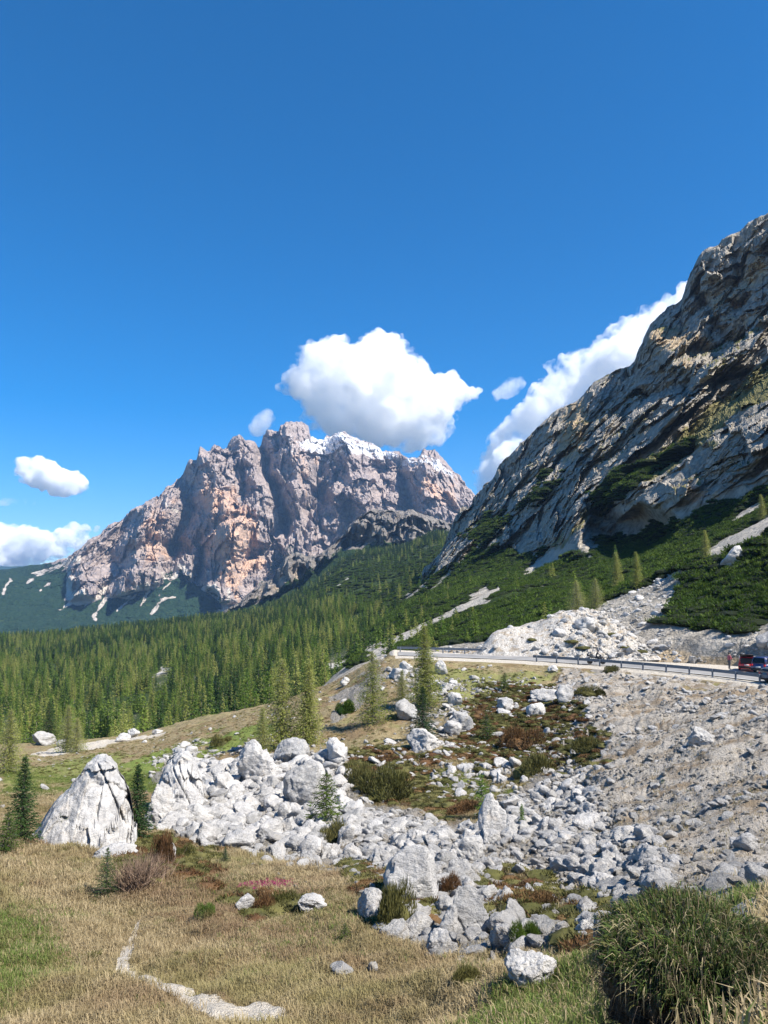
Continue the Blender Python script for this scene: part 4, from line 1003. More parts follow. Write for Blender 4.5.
# big boulders one can tell apart
def big_block(label, base_px, prof, depth_m, seed, split=None):
    """free standing block: silhouette profile (x px, y px) at the distance of its foot, real thickness, faceted faces"""
    loc, dist, n = cast(*base_px, 'g'); r = math.hypot(loc[0], loc[1])
    m = pxs(loc)
    pr = np.array(prof, float); cx = base_px[0]
    rc = r+depth_m*.8; xs_ = (pr[:, 0]-cx)*m*rc/r; zs_ = np.maximum(dirs(pr[:, 0], pr[:, 1])[2]*(rc+1.)-loc[2], .05)
    rgb_ = np.random.default_rng(seed)
    nu, nv = 170, 110
    # u along width, v from the front foot over the crest to the back foot
    u = np.linspace(xs_.min(), xs_.max(), nu); hgt = np.interp(u, xs_, zs_)
    half = depth_m*(.25+.75*np.sqrt(np.clip(1-((u-u.mean())/(np.ptp(u)/2))**2, 0, 1)))
    v = np.linspace(-1, 1, nv)[:, None]
    prof_v = np.clip(1-np.abs(v)**2.4, 0, 1)
    Z = -1.2+(hgt[None]+1.2)*prof_v
    Yv = v*half[None]+(hgt[None]*.16)*prof_v
    Xv = np.broadcast_to(u, Z.shape).copy()
    Vv = np.stack([Xv, Yv, Z], -1).reshape(-1, 3)
    sd = seed*1.3
    cr = (ridged(Vv*[.42, .42, .25]+sd, 3, 12)-.55)*.75+(ridged(Vv*[1.3, 1.3, .8]+sd, 4, 13)-.5)*.35+fbm(Vv*3.+sd, 3, 14)*.07
    cr = cr*.8+facets(Vv*[.45, .2, .32]+sd, 18, .9)*.32+facets(Vv*[1.2, .4, .9]+sd, 19, 1.)*.12
    sgn = np.where(v.repeat(nu, 1).ravel() < 0, -1, 1)
    Vv[:, 1] += sgn*cr*np.clip(prof_v.repeat(nu, 1).ravel()*3, 0, 1)*1.0
    Vv[:, 2] += fbm(Vv*[.9, .9, .3]+sd+9, 4, 15)*.35*np.clip(hgt[None].repeat(nv, 0).ravel()/2, 0, 1)
    # soft vertical fissure lines
    fs = sstep(.86, .97, ridged(np.stack([Vv[:, 0]*.5+Vv[:, 2]*.25, Vv[:, 2]*.08, Vv[:, 1]*.1], 1)+sd, 2, 16))
    Vv[:, 1] -= sgn*fs*.35
    o = link('boulder', mesh_np('boulder', Vv, grid_faces(nv, nu), [ROCK], True), None, loc*[rc/r, rc/r, 1]); o.rotation_euler.z = -math.atan2(loc[0], loc[1])
    return tag(o, label, 'boulder')
big_block('biggest pale boulder, wedge shaped with a dark left face, beside the left spruce', (88, 848),
    [(36,856),(40,832),(48,812),(56,800),(66,790),(76,776),(84,764),(92,759),(102,757),(112,763),(120,772),(126,788),(130,808),(131,838),(134,856)], 3.6, 31)
big_block('second biggest pale boulder, steep and peaked, at the top left of the boulder field', (182, 812),
    [(150,822),(155,800),(158,782),(163,768),(172,757),(180,751),(188,754),(195,762),(201,776),(204,800),(210,822)], 2.6, 32)
hero('wide pale boulder lying below the peaked boulder and behind the spruce', 160, 832, 36, 46, 33, rough=.16)
hero('flat pale slab in the grass below the biggest boulder', 118, 860, 50, 13, 34, sink=.35)
HEROES = [
 ('rounded grey topped boulder crowning the boulder heap below the larch pair', 291, 764, 38, 26), ('stepped pale boulder left below the larch pair', 258, 788, 44, 46),
 ('pale boulder with a pointed top right of the larch pair', 336, 766, 24, 28), ('large upright grey boulder beside the bushy pine', 303, 815, 42, 46),
 ('white boulder on the heap right below the rounded grey boulder', 312, 792, 30, 30), ('smooth white boulder at the left end of the heap', 222, 794, 24, 20),
 ('biggest slab of the lower field, pale and triangular, left of the round boulder', 416, 908, 64, 58), ('round grey boulder at the lower edge of the boulder field', 467, 936, 50, 44),
 ('cracked yellowish block leaning on the round boulder', 450, 944, 28, 34), ('white lumpy boulder in front of the yellowish block', 436, 956, 32, 24),
 ('white angular boulder with a dark hollow right of the lower slab', 464, 866, 36, 34), ('tall pale boulder in the middle of the boulder field', 492, 846, 30, 50),
 ('rounded boulder leaning on the grass at the right end of the lower field', 612, 952, 46, 34), ('pale flat topped boulder left of the shadowed turf mound', 588, 944, 34, 24),
 ('isolated weathered rock in the grass at the bottom right', 532, 984, 56, 28), ('long white slab slanting down in the scree', 604, 898, 32, 24),
 ('rock under the dark spruce below the road', 424, 752, 36, 22), ('white boulder beside the far guard rail, right one of two', 406, 673, 14, 13),
 ('white boulder beside the far guard rail, left one of two', 398, 680, 15, 13), ('white wedge shaped boulder right of the roadside larch', 441, 676, 14, 15),
 ('smooth white boulder below the white wedge shaped boulder', 456, 706, 17, 15), ('white cube like boulder beside the smooth white boulder', 445, 692, 14, 12),
 ('grey pitted boulder left of the dark spruce below the road', 405, 722, 26, 22), ('broad grey boulder in the heath right of the dark spruce', 462, 732, 28, 22),
 ('tilted white boulder between the spruce and the broad grey boulder', 452, 736, 20, 16), ('white boulder on the bank at the left end of the row below the road', 505, 712, 18, 16),
 ('long white boulder in the row on the bank below the road', 545, 703, 30, 14), ('white round boulder below the row on the bank', 536, 718, 20, 16),
 ('grey boulder at the right end of the row on the bank', 564, 706, 20, 20), ('small white rock near the road edge above the bank', 553, 673, 11, 8),
 ('white boulder in the middle of the grey scree slope', 700, 748, 32, 20), ('small white rock alone at the lower edge of the heath', 500, 785, 14, 12),
 ('pale leaning rock in the dry grass below the pink flowers', 310, 913, 34, 16), ('pale broken rock at the left end of the low rusty shrub', 246, 914, 22, 18),
 ('small flat grey rock in the foreground grass', 340, 978, 28, 13), ('little white pillar rock beside the rusty bush on the left', 170, 868, 12, 24),
 ('small grey rock beside the flat grey foreground rock', 374, 972, 12, 10), ('rough pale rock above the foreground grass, left of the triangular slab', 375, 922, 34, 34),
 ('low pale rock beside the tiny dark pine', 406, 940, 18, 12), ('grey jagged rock at the right side of the round boulder', 512, 930, 28, 26),
 ('grey rock at the forest edge above the white track', 43, 746, 26, 14), ('small white rock right of the grey rock at the forest edge', 62, 747, 12, 7),
 ('pale rock on the meadow edge, left one of two', 122, 742, 18, 8), ('pale rock on the meadow edge, right one of two', 133, 738, 14, 9), ('small white rock on the meadow skyline', 158, 734, 12, 5),
 ('white rock beside the short gravel patch left of the road', 345, 686, 14, 9), ('grey shaded boulder at the right end of the scree above the turf mound', 748, 850, 30, 18)]
for i, (lb, x, y, w_, h_) in enumerate(HEROES):
    k = 'grey' in lb.split(',')[0][:22]
    hero(lb, x, y, w_, h_, 700+i, mat=ROCKG if k else ROCK, sub=5 if w_ > 30 else 4, rough=.12 if 'round' not in lb else .07, planes=12 if 'round' not in lb else 6, tilt=(.5 if 'slab' in lb or 'slanting' in lb else 0)*1.)
hero('big white boulder sitting in the dwarf pines above the parked cars', 735, 570, 30, 22, 790, which='r', sub=5, tilt=-.4)
hero('grey boulder at the right edge above the parked cars', 768, 648, 22, 18, 791, ROCKG, which='r', sub=4)
hero('long low white boulder lying beside the pull-in left of the cars', 684, 661, 42, 8, 792, sub=4, sink=.2)
# the field: individual boulders for the largest, one rubble for the rest
rg = np.random.default_rng(33)
gx, gy = ground.px, ground.py
zoneA = sstep(-4, 6, sdpoly(mx, my, [(150,785),(182,755),(240,762),(285,748),(335,748),(352,776),(360,850),(300,868),(230,850),(170,842)]))
zoneB = sstep(-4, 6, sdpoly(mx, my, [(335,806),(400,812),(480,826),(520,785),(560,780),(640,830),(680,870),(660,920),(640,950),(560,948),(440,955),(375,930),(350,890),(330,850)]))
zoneS = sstep(-6, 8, sdpoly(mx, my, [(565,672),(800,690),(900,700),(900,880),(768,882),(690,900),(640,905),(560,860),(540,760)]))
zoneD = sstep(-6, 6, sdpoly(mx, my, [(385,670),(440,680),(520,690),(600,690),(600,790),(500,800),(440,800),(350,790),(340,750),(420,740)]))
holes = 1-.72*sstep(.25, .5, heath*(fbm(ground.V*.4, 3, 301)*.5+.75))
clus = sstep(-.2, .12, fbm(ground.V*[.3, .3, 0], 3, 302))
dbig = (zoneA*1.0+zoneB*1.0*(1-zoneA))*(.08+.92*clus)*holes+zoneD*.28*sstep(.0, .35, fbm(ground.V*[.25, .25, 0], 3, 303))+zoneS*.012*clus
p, nrm, vi = ground.scatter(dbig, 7500, rg)
s = .11*(1-rg.random(len(p)))**(-1/1.75); s = np.clip(s, .11, .62)*np.where(ground.r[vi] < 36, .8, 1)
s = s*(1+.35*(zoneA[vi] > .5))*np.where(zoneS[vi]*(1-zoneB[vi]) > .5, .6, 1)
far_ = ground.r[vi]; app = s*2/pxs(p); app = app*((proj(p)[0] > 0) & (proj(p)[0] < 768))
o_ = np.argsort(-app)[:246]
picks = np.zeros(len(p), bool); picks[o_] = True
for i in o_:
    v = int(rg.integers(0, len(RV)))
    o = link('boulder', RV[v], None, p[i]+[0, 0, s[i]*.22]); o.rotation_euler = (rg.uniform(-.5, .5), rg.uniform(-.5, .5), rg.uniform(0, 6.28))
    o.scale = (s[i]*rg.uniform(.9, 1.25), s[i]*rg.uniform(.85, 1.1), s[i]*rg.uniform(.75, 1.1))
    gx_, gy_ = float(proj(p[i])[0]), float(proj(p[i])[1])
    if zoneA[vi[i]] > .5: lb, gp = 'pale limestone boulder piled in the heap below the pair of larches', 'boulders piled below the larch pair'
    elif zoneB[vi[i]] > .5: lb, gp = 'pale limestone boulder lying in the wide lower boulder field', 'boulders of the lower boulder field'
    else: lb, gp = 'pale boulder lying loose on the bank or scree below the road', 'loose boulders below the road'
    tag(o, lb, 'boulder', gp)
rest = ~picks
gs_ = 1.3*fbm(np.stack([(ground.V[:, 0]*.25+ground.V[:, 1]*.97)*.30, (ground.V[:, 0]*.97-ground.V[:, 1]*.25)*.07, ground.V[:, 2]*0], 1), 4, 305)
P_ = [p[rest]]; S_ = [s[rest]]
p, nrm, vi = ground.scatter(((zoneA+zoneB*(1-zoneA))*(.35+.65*clus)*holes+zoneD*.25*clus+zoneS*.05*sstep(-.1, .3, gs_)), 15000, rg)
P_.append(p); S_.append(np.clip(.09*(1-rg.random(len(p)))**(-1/2.), .09, .30))
dg_ = fbm(np.stack([(ground.V[:, 0]*.25+ground.V[:, 1]*.97)*.30, (ground.V[:, 0]*.97-ground.V[:, 1]*.25)*.07, ground.V[:, 2]*0], 1), 4, 305)
gs = dg_*1.3
p, nrm, vi = ground.scatter(zoneS*(.06+sstep(-.1, .35, gs))+.25*zoneS*sstep(-10, 10, sdpoly(mx, my, [(560,790),(640,790),(768,740),(768,880),(640,900)])), 24000, rg)
P_.append(p); S_.append(np.clip(.042*(1-rg.random(len(p)))**(-1/2.2), .042, .30))
d4 = sstep(.5, .0, np.abs(sdpoly(mx, my, [(150,775),(182,752),(335,742),(372,800),(520,770),(600,674),(900,700),(690,905),(560,950),(375,925),(230,850)])/18))*.5
p, nrm, vi = ground.scatter(d4*(1-flatm)*(ground.r > 26)+.02*(1-flatm)*(ground.r < 120)*(ground.r > 30), 2500, rg)
P_.append(p); S_.append(np.clip(.07*(1-rg.random(len(p)))**(-1/1.8), .07, .4))
P_ = np.concatenate(P_); S_ = np.concatenate(S_)
P_[:, 2] += S_*.15
rot = rg.uniform(-.6, .6, (len(P_), 3)); rot[:, 2] = rg.uniform(0, 6.28, len(P_))
Sv = np.stack([S_*rg.uniform(.9, 1.4, len(S_)), S_*rg.uniform(.8, 1.1, len(S_)), S_*rg.uniform(.7, 1.1, len(S_))], 1)
bigger = S_ > .2
tag(stuff('rubble', P_[bigger], Sv[bigger], rot[bigger], [rock_mesh('stone', ROCK if i % 4 else ROCKG, 620+i, sub=3, planes=9, rough=.11, dims=(1, .85, .7)) for i in range(10)], rg.integers(0, 10, bigger.sum())), 'pale limestone rubble lying between the bigger boulders', 'rubble')
SCR = m_rock('scree_stone', (.54, .50, .44), (.34, .31, .27), (.42, .34, .26))
SV2 = [rock_mesh('stone', SCR, 660+i, sub=2, planes=8, rough=.12, dims=(1, .8, .6+.1*(i % 3))) for i in range(6)]
tag(stuff('scree', P_[~bigger], Sv[~bigger], rot[~bigger], SV2, rg.integers(0, 6, (~bigger).sum())), 'small grey and white scree stones covering the slope', 'scree')
# stones on the mountainside: rocky ribs, toe
p, nrm, vi = right_m.scatter(np.clip(rocky*.35+toe*.3, 0, 1)*(right_m.r < 260)*(1-veg*.3), 3000, rg, True, (380, 800, 500, 700))
s1 = np.clip(.10*(1-rg.random(len(p)))**(-1/1.7), .10, .9)
rot = rg.uniform(-.6, .6, (len(p), 3)); rot[:, 2] = rg.uniform(0, 6.28, len(p))
tag(stuff('slope_stones', p, np.stack([s1*1.2, s1, s1*.8], 1), rot, SV, rg.integers(0, 10, len(p))), 'loose stones on the rocky ribs of the mountainside', 'stones')
# ------------------------------------------------------------------ heath and small shrubs
HR = [clump_mesh('heath_clump', 800+i, HEATHR, HEATHR, n=700, leaf=.2, flat_=.5, lwid=.35) for i in range(3)]
HO = [clump_mesh('heath_clump', 810+i, HEATHO, HEATHO, n=700, leaf=.2, flat_=.5, lwid=.35) for i in range(3)]
p, nrm, vi = ground.scatter(heath*(1-.55*rock_m)*(1-flatm)*(ground.r > 12)*(ground.r < 110), 2600, rg)
s1 = rg.uniform(.18, .62, len(p))
tag(stuff('heath', p, np.stack([s1*1.2, s1*1.2, s1*.8], 1), yaw(len(p), rg), HR+HO, rg.choice([0, 1, 2, 3, 4, 5, 3, 4, 5], len(p))), 'rusty and olive heath cushions between the boulders', 'heath')
def shrub(label, x, y, wpx, hpx, mat, seed, name='shrub', n=3000, leaf=.11, **kw):
    loc, dist, nn = cast(x, y, 'g'); m = pxs(loc)
    T = clump(seed, n=n, leaf=leaf, flat_=.6, lwid=.3, **kw)*[wpx*m/2.1, wpx*m/2.1, hpx*m/.62]
    V, Fq = ico(3); V = V*[.60, .60, .26]; V = V*(1+fbm(V*2+seed, 3, 3)*.3)[:, None]*[wpx*m/2.1, wpx*m/2.1, hpx*m/.62]
    o = link(name, tris_mesh(name, np.concatenate([T, V[Fq]]), [mat, mat], np.r_[np.zeros(len(T)), np.ones(len(Fq))]), None, loc)
    return tag(o, label, 'shrub')
for i, (lb, x, y, w_, h_, mt) in enumerate([
  ('dark olive shrub wrapped round the foot of the triangular slab', 396, 922, 52, 44, HEATHO), ('rusty shrub in the hollow right of the triangular slab', 447, 893, 30, 20, HEATHR),
  ('rusty orange shrub right of the spruce between the big boulders', 160, 866, 32, 34, HEATHR), ('rusty low shrub under the pink flowers', 266, 912, 34, 20, HEATHR),
  ('olive cushion shrub right of the low rusty shrub', 286, 906, 32, 16, HEATHO), ('small bright green bush alone in the dry grass', 205, 916, 26, 16, GRNG),
  ('big dark olive shrub on the crest above the lower boulder field', 385, 795, 68, 32, HEATHO), ('olive shrub left of the big dark olive shrub', 358, 782, 34, 22, HEATHO),
  ('rusty brown shrub on the bank below the row of white boulders', 520, 745, 50, 20, HEATHR), ('olive brown shrub on the bank above the lime green larch', 530, 775, 56, 26, HEATHO),
  ('green bush between the stones at the lower right of the field', 525, 940, 32, 22, DPINE), ('brown shrub band behind the grey jagged rock', 540, 905, 60, 16, HEATHR),
  ('brown grass shrub in front of the turf mound', 640, 940, 32, 24, HEATHO), ('olive shrub below the road left of the scree', 590, 694, 34, 9, HEATHO), ('small olive shrub just below the guard rail', 612, 672, 20, 7, HEATHO),
  ('dark brown shrub at the top of the scree under the heath', 590, 752, 40, 16, HEATHO), ('brown tussock in the foreground beside the dark hole', 470, 985, 40, 20, HEATHO),
  ('low olive shrub on the dry meadow hump', 180, 858, 30, 14, HEATHO), ('dark olive bush below the left larch of the pair', 222, 745, 24, 12, HEATHO), ('olive bush at the foot of the thin airy larch', 345, 712, 26, 14, DPINE),
  ('green shrub beside the bushy pine among boulders', 333, 842, 40, 22, HEATHO), ('brown shrub patch above the cracked boulders', 462, 812, 60, 14, HEATHR)]):
    shrub(lb, x, y, w_, h_, mt, 830+i)
# leafless twiggy bush
def twigs(label, x, y, wpx, hpx, n, seed):
    loc, dist, nn = cast(x, y, 'g'); m = pxs(loc); r2 = np.random.default_rng(seed)
    b = r2.normal(size=(n, 3))*[wpx*m*.18, wpx*m*.15, 0]; d = r2.normal(size=(n, 3))*[.5, .5, .1]+[0, 0, 1]; d /= np.linalg.norm(d, axis=1, keepdims=True)
    T = tuft_tris(b, d, hpx*m*r2.uniform(.5, 1.1, n), .035, r2)
    bs = b+d*(hpx*m*.45); d2 = d+r2.normal(size=(n, 3))*.5; d2 /= np.linalg.norm(d2, axis=1, keepdims=True)
    T = np.concatenate([T, tuft_tris(bs, d2, hpx*m*.5, .022, r2)])
    return tag(link('bare_bush', tris_mesh('bare_bush', T, [TWIG]), None, loc), label, 'shrub')
twigs('bare brown twiggy bush right beside the young spruce', 135, 893, 44, 40, 260, 1)
twigs('bare twiggy bush behind the low rusty shrub', 150, 880, 34, 30, 160, 2)
# pink flowers
pts = []
for (x, y, n) in ((250, 888, 60), (262, 886, 40), (285, 885, 60), (275, 884, 30)):
    for k in range(n):
        pts.append(cast(x+rg.normal()*7, y+rg.normal()*2, 'g')[0])
pts = np.array(pts)
fl = [clump_mesh('flower', 860+i, PINKF, None, n=40, leaf=.3, flat_=.6, lwid=.7) for i in range(2)]
s1 = rg.uniform(.06, .13, len(pts))
tag(stuff('pink_flowers', pts+[0, 0, .05], V3(s1), yaw(len(pts), rg), fl, rg.integers(0, 2, len(pts))), 'small pink alpine flowers on the dry hump', 'flowers')
# ------------------------------------------------------------------ grass
DT = [grass_tuft('dry_tuft', 870+i, DRYG, 16, .17, .10, .012, .9) for i in range(5)]
GT = [grass_tuft('green_tuft', 880+i, GRNG, 16, .16, .09, .012, .7) for i in range(4)]
gn_ = fbm(ground.V*[.9, .9, 0], 3, 311)
base_ = (1-rock_m*.97)*(1-np.clip(dirt*1.3, 0, 1))*(1-flatm)*(ground.r > 3)
dry = base_*(1-np.clip(green, 0, 1)*.75)*(1-heath*.8)*sstep(-.6, .1, gn_+.25)
p, nrm, vi = ground.scatter(dry*(ground.r < 62)/np.maximum(ground.r, 8), 60000, rg)
s1 = rg.uniform(.5, 1.25, len(p))*(1+(ground.r[vi] > 25)*.35)
tag(stuff('dry_grass', p, np.stack([s1, s1, s1*rg.uniform(.5, 1.1, len(p))], 1), yaw(len(p), rg), DT, rg.integers(0, 5, len(p))), 'short straw coloured alpine grass', 'grass')
gg = base_*np.clip(np.clip(green, 0, 1)+.10*sstep(.0, .5, fbm(ground.V*[.25, .25, 0], 3, 312)), 0, 1)
p, nrm, vi = ground.scatter(gg*(ground.r < 75)/np.maximum(ground.r, 6), 20000, rg)
s1 = rg.uniform(.5, 1.2, len(p))
tag(stuff('green_grass', p, V3(s1), yaw(len(p), rg), GT, rg.integers(0, 4, len(p))), 'patches of fresh green grass', 'grass')

TS = [clump_mesh('tussock', 920+i, [DRYG, HEATHO, GRNG, DRYG][i], None, n=110, leaf=.5, flat_=.45, lwid=.16) for i in range(4)]
p, nrm, vi = ground.scatter((1-rock_m)*(1-np.clip(dirt*1.3, 0, 1))*(1-flatm)*(ground.r > 14)*(ground.r < 125)*sstep(-.25, .3, fbm(ground.V*.5, 3, 320))*(1-.5*heath)*np.where(ground.r < 45, .55, 1), 7000, rg)
s1 = rg.uniform(.10, .32, len(p))
kk = np.where(green[vi] > .4, rg.integers(1, 3, len(p)), rg.choice([0, 0, 3, 1], len(p)))
tag(stuff('tussocks', p, np.stack([s1, s1, s1*.8], 1), yaw(len(p), rg), TS, kk), 'small grass tussocks over the banks and meadow', 'grass')
# ------------------------------------------------------------------ ROAD
def strip(name, pts_a, pts_b, mat, kind='structure', sub=1):
    n = len(pts_a); V = np.concatenate([pts_a, pts_b]); i = np.arange(n-1)
    Fq = np.stack([i, i+1, i+1+n, i+n], 1)
    return tag(link(name, mesh_np(name, V, Fq, [mat], True)), kind=kind)
b = NB('asphalt'); n = b.noise(b.pos(), 30, 4, .7); n2 = b.noise(b.pos(), .4, 3)
asph = b.done(b.mix(b.ramp(n2, .4, .6), b.mix(n, (.17, .168, .165), (.25, .245, .24)), (.27, .262, .25)), .85, b.bump(n, .01))
paint = flat('road_paint', (.75, .75, .72), .6)
rxs = np.linspace(398, 1300, 200)
rn_a = pchip([a for a, _ in road_near], np.array([c for _, c in road_near], float), rxs)
def roadpt(x, r, z):
    q_ = P(np.full_like(rxs, 0)+x, 655, r); q_[:, 2] = z; return q_
rf = rn_a+np.minimum([rw(x) for x in rxs], 8.2)
strip('road', roadpt(rxs, rn_a+1.3, ROADZ+.02), roadpt(rxs, rf, ROADZ+.02), asph)
strip('edge_line', roadpt(rxs, rn_a+1.55, ROADZ+.026), roadpt(rxs, rn_a+1.75, ROADZ+.026), paint)
strip('edge_line', roadpt(rxs, rf-.4, ROADZ+.026), roadpt(rxs, rf-.2, ROADZ+.026), paint)
# ------------------------------------------------------------------ guard rails
STEEL = flat('galvanised_steel', (.11, .13, .16), .5, .5)
def guard_rail(label, xr, step_m, off=0., rfun=None):
    xx = np.linspace(xr[0], xr[1], 400)
    rr = rfun(xx); pp = P(xx, 655, rr); pp[:, 2] = ROADZ
    seg = np.r_[0, np.cumsum(np.linalg.norm(np.diff(pp[:, :2], axis=0), axis=1))]
    mid = pp[len(pp)//2].copy(); t = thing('guard_rail', label, 'guard rail', mid)
    tg = np.gradient(pp, axis=0); tg /= np.linalg.norm(tg, axis=1, keepdims=True); nm = np.stack([-tg[:, 1], tg[:, 0], tg[:, 2]*0], 1)
    prof = [(0, .44), (.03, .46), (.06, .52), (.02, .58), (0, .60), (.02, .62), (.06, .68), (.03, .74), (0, .76), (-.02, .75), (-.02, .45)]
    V = np.concatenate([pp-mid+nm*a+[0, 0, z_] for a, z_ in prof]); n_ = len(pp); k = len(prof)
    Fq = [(i*n_+j, i*n_+j+1, ((i+1) % k)*n_+j+1, ((i+1) % k)*n_+j) for i in range(k) for j in range(0, n_-1)]
    link('beam', mesh_np('beam', V, np.array(Fq), [STEEL], False), t)
    bm = bmesh.new(); bmesh.ops.create_cube(bm, size=1)
    for v in bm.verts: v.co = Vector((v.co.x*.14, v.co.y*.14, v.co.z*1.0+.22))
    bmesh.ops.bevel(bm, geom=bm.edges[:], offset=.015, segments=1, affect='EDGES')
    pm_ = bpy.data.meshes.new('post'); bm.to_mesh(pm_); bm.free(); pm_.materials.append(STEEL)
    for d in np.arange(.5, seg[-1], step_m):
        j = np.searchsorted(seg, d); j = min(j, n_-1)
        o = link('post', pm_, t, pp[j]-mid-nm[j]*.09); o.rotation_euler.z = math.atan2(tg[j, 1], tg[j, 0])
    return t
RN = lambda xx: pchip([a for a, _ in road_near], np.array([c for _, c in road_near], float), xx)
guard_rail('long dark steel guard rail on the near edge of the mountain road', (533, 840), 2.9, rfun=lambda x: RN(x)+.7)
guard_rail('short guard rail at the far bend left of the gravel bank', (397, 482), 3.2, rfun=lambda x: 113-.045*(x-397)+0*x)
# ------------------------------------------------------------------ gravel bank beside the road
M = [
 [(462,662,104),(480,660,106),(540,660,104),(600,661,102),(660,660,104)],
 [(462,660,107),(474,657,108),(488,645,109),(500,639,109),(520,636,110),(540,638,109),(560,634,109),(590,638,108),(620,645,107),(660,660,106)],
 [(462,660,109),(474,656,111),(486,641,112),(498,630,113),(515,627,114),(530,629,114),(545,620,115),(560,612,116),(585,611,116),(600,613,116),(625,632,114),(660,656,112)],
 [(462,662,112),(486,645,117),(515,628,120),(545,620,121),(585,611,121),(625,632,120),(660,660,118)],
 [(462,668,116),(520,660,128),(600,655,128),(660,665,124)]]
xb = np.arange(462, 660.5, .7)
X, Y, RR, T_ = lines_surface(M, xb, [34, 26, 8, 8])
mp_ = P(X, Y, RR).reshape(-1, 3)
ed = sstep(0, 12, X.ravel()-462)*sstep(0, 12, 660-X.ravel())*sstep(0, .3, T_.ravel())
mp_[:, 2] += ed*(.3+.7*sstep(545, 575, X.ravel()))*(fbm(mp_*[.35, .35, .35], 4, 401)*.9+(ridged(mp_*1.1, 3, 402)-.5)*.35)
mp_[:, 1] -= ed*(.25+.75*sstep(545, 575, X.ravel()))*(ridged(mp_*[.5, .2, .35], 4, 403)-.5)*1.6
gb = Surf(mp_, *X.shape)
b = NB('bank_gravel'); v = b.pos(); n = b.noise(v, 1.1, 5, .65); n2 = b.noise(v, 6, 5, .75)
c = b.mix(b.ramp(n2, .38, .62), (.30, .27, .235), (.66, .63, .58)); c = b.mix(b.ramp(n, .5, .62, 0, .75), c, (.33, .26, .18)); 
bankm = b.done(c, .95, b.bump(n2, .25))
tag(link('gravel_bank', mesh_np('gravel_bank', mp_, gb.F, [bankm], True)), kind='structure')
rg = np.random.default_rng(51)
p, nrm, vi = gb.scatter(np.clip(ed+.2, 0, 1)*(.12+sstep(540, 575, X.ravel())*.6)*(T_.ravel() < 3.2), 1500, rg, True, (440, 700, 560, 700))
s1 = np.clip(.07*(1-rg.random(len(p)))**(-1/1.7), .07, .75)
rot = rg.uniform(-.6, .6, (len(p), 3)); rot[:, 2] = rg.uniform(0, 6.28, len(p))
tag(stuff('bank_stones', p, np.stack([s1*1.2, s1, s1*.8], 1), rot, SV, rg.integers(0, 10, len(p))), 'white stones and gravel heaped on the bank beside the road', 'stones')
for i, (x, y, w_, h_, lb) in enumerate([(588, 625, 26, 20, 'big white boulder on top of the gravel bank'), (560, 634, 16, 12, 'pale boulder halfway up the gravel bank'), (606, 640, 16, 12, 'white boulder on the bank behind the motorcycle')]):
    loc = gb.V[np.argmin((gb.px-x)**2+(gb.py-y)**2)]; m = pxs(loc)
    V, Fq = rock_data(900+i, 4, 10, .12, (1, .9, .8), .1); V = V/np.abs(V).max(0)*[w_*m/2, w_*m/2, h_*m/2]
    tag(link('boulder', mesh_np('boulder', V, Fq, [ROCK], True), None, loc+[0, 0, h_*m*.1]), lb, 'boulder')
sc_ = clump_mesh('bank_scrub', 905, HEATHO, HEATHO, n=500, leaf=.14, flat_=.5)
k_ = 0
for (x, y) in ((572, 642), (612, 635), (532, 640), (625, 648), (583, 648), (640, 652)):
    loc = gb.V[np.argmin((gb.px-x)**2+(gb.py-y)**2)]
    o = link('bank_shrub', sc_, None, loc); o.scale = (rg.uniform(.7, 1.3),)*2+(.7,); o.rotation_euler.z = rg.uniform(0, 6)
    tag(o, 'small brown shrub rooted on the gravel bank beside the road', 'shrub', 'small shrubs on the gravel bank')
# ------------------------------------------------------------------ vehicles
def bmo(name, bm, mat, parent, smooth=True):
    me = bpy.data.meshes.new(name); bm.to_mesh(me); bm.free(); me.materials.append(mat)
    me.polygons.foreach_set('use_smooth', np.full(len(me.polygons), smooth, bool)); return link(name, me, parent)
def prism(bm, prof, y0, y1, taper=1., zt=None):
    """side outline (x,z) extruded across y; upper points pulled in by taper"""
    zt = zt or max(z for _, z in prof); zb = min(z for _, z in prof)
    f = lambda z: 1-(1-taper)*max(0, (z-zb)/(zt-zb))
    a = [bm.verts.new((x, y0*f(z), z)) for x, z in prof]; b_ = [bm.verts.new((x, y1*f(z), z)) for x, z in prof]
    n = len(prof)
    for i in range(n): bm.faces.new((a[i], a[(i+1) % n], b_[(i+1) % n], b_[i]))
    bm.faces.new(a[::-1]); bm.faces.new(b_)
    bmesh.ops.recalc_face_normals(bm, faces=bm.faces[:])
GLASS = flat('dark_car_glass', (.015, .02, .025), .08, .8); RUB = flat('tyre_rubber', (.02, .02, .02), .8); RIM = flat('alloy_rim', (.45, .46, .48), .35)
RED_L = flat('tail_light_red', (.55, .02, .02), .3); PLATE = flat('number_plate', (.7, .7, .68), .5); CHR = flat('headlight', (.7, .72, .75), .2); BLK = flat('black_plastic', (.02, .02, .022), .6)
def wheel(parent, x, y, r=.32, w=.2, nm='wheel'):
    bm = bmesh.new(); bmesh.ops.create_cone(bm, cap_ends=True, segments=24, radius1=r, radius2=r, depth=w)
    bmesh.ops.rotate(bm, verts=bm.verts, matrix=Matrix.Rotation(math.pi/2, 3, 'X')); bmesh.ops.bevel(bm, geom=[e for e in bm.edges if len(e.link_faces) == 2 and e.calc_face_angle(0) > 1], offset=.03, segments=2, affect='EDGES')
    o = bmo(nm, bm, RUB, parent); o.location = (x, y, r)
    bm = bmesh.new(); bmesh.ops.create_cone(bm, cap_ends=True, segments=16, radius1=r*.62, radius2=r*.62, depth=w+.012)
    bmesh.ops.rotate(bm, verts=bm.verts, matrix=Matrix.Rotation(math.pi/2, 3, 'X')); bmo('rim', bm, RIM, o); return o
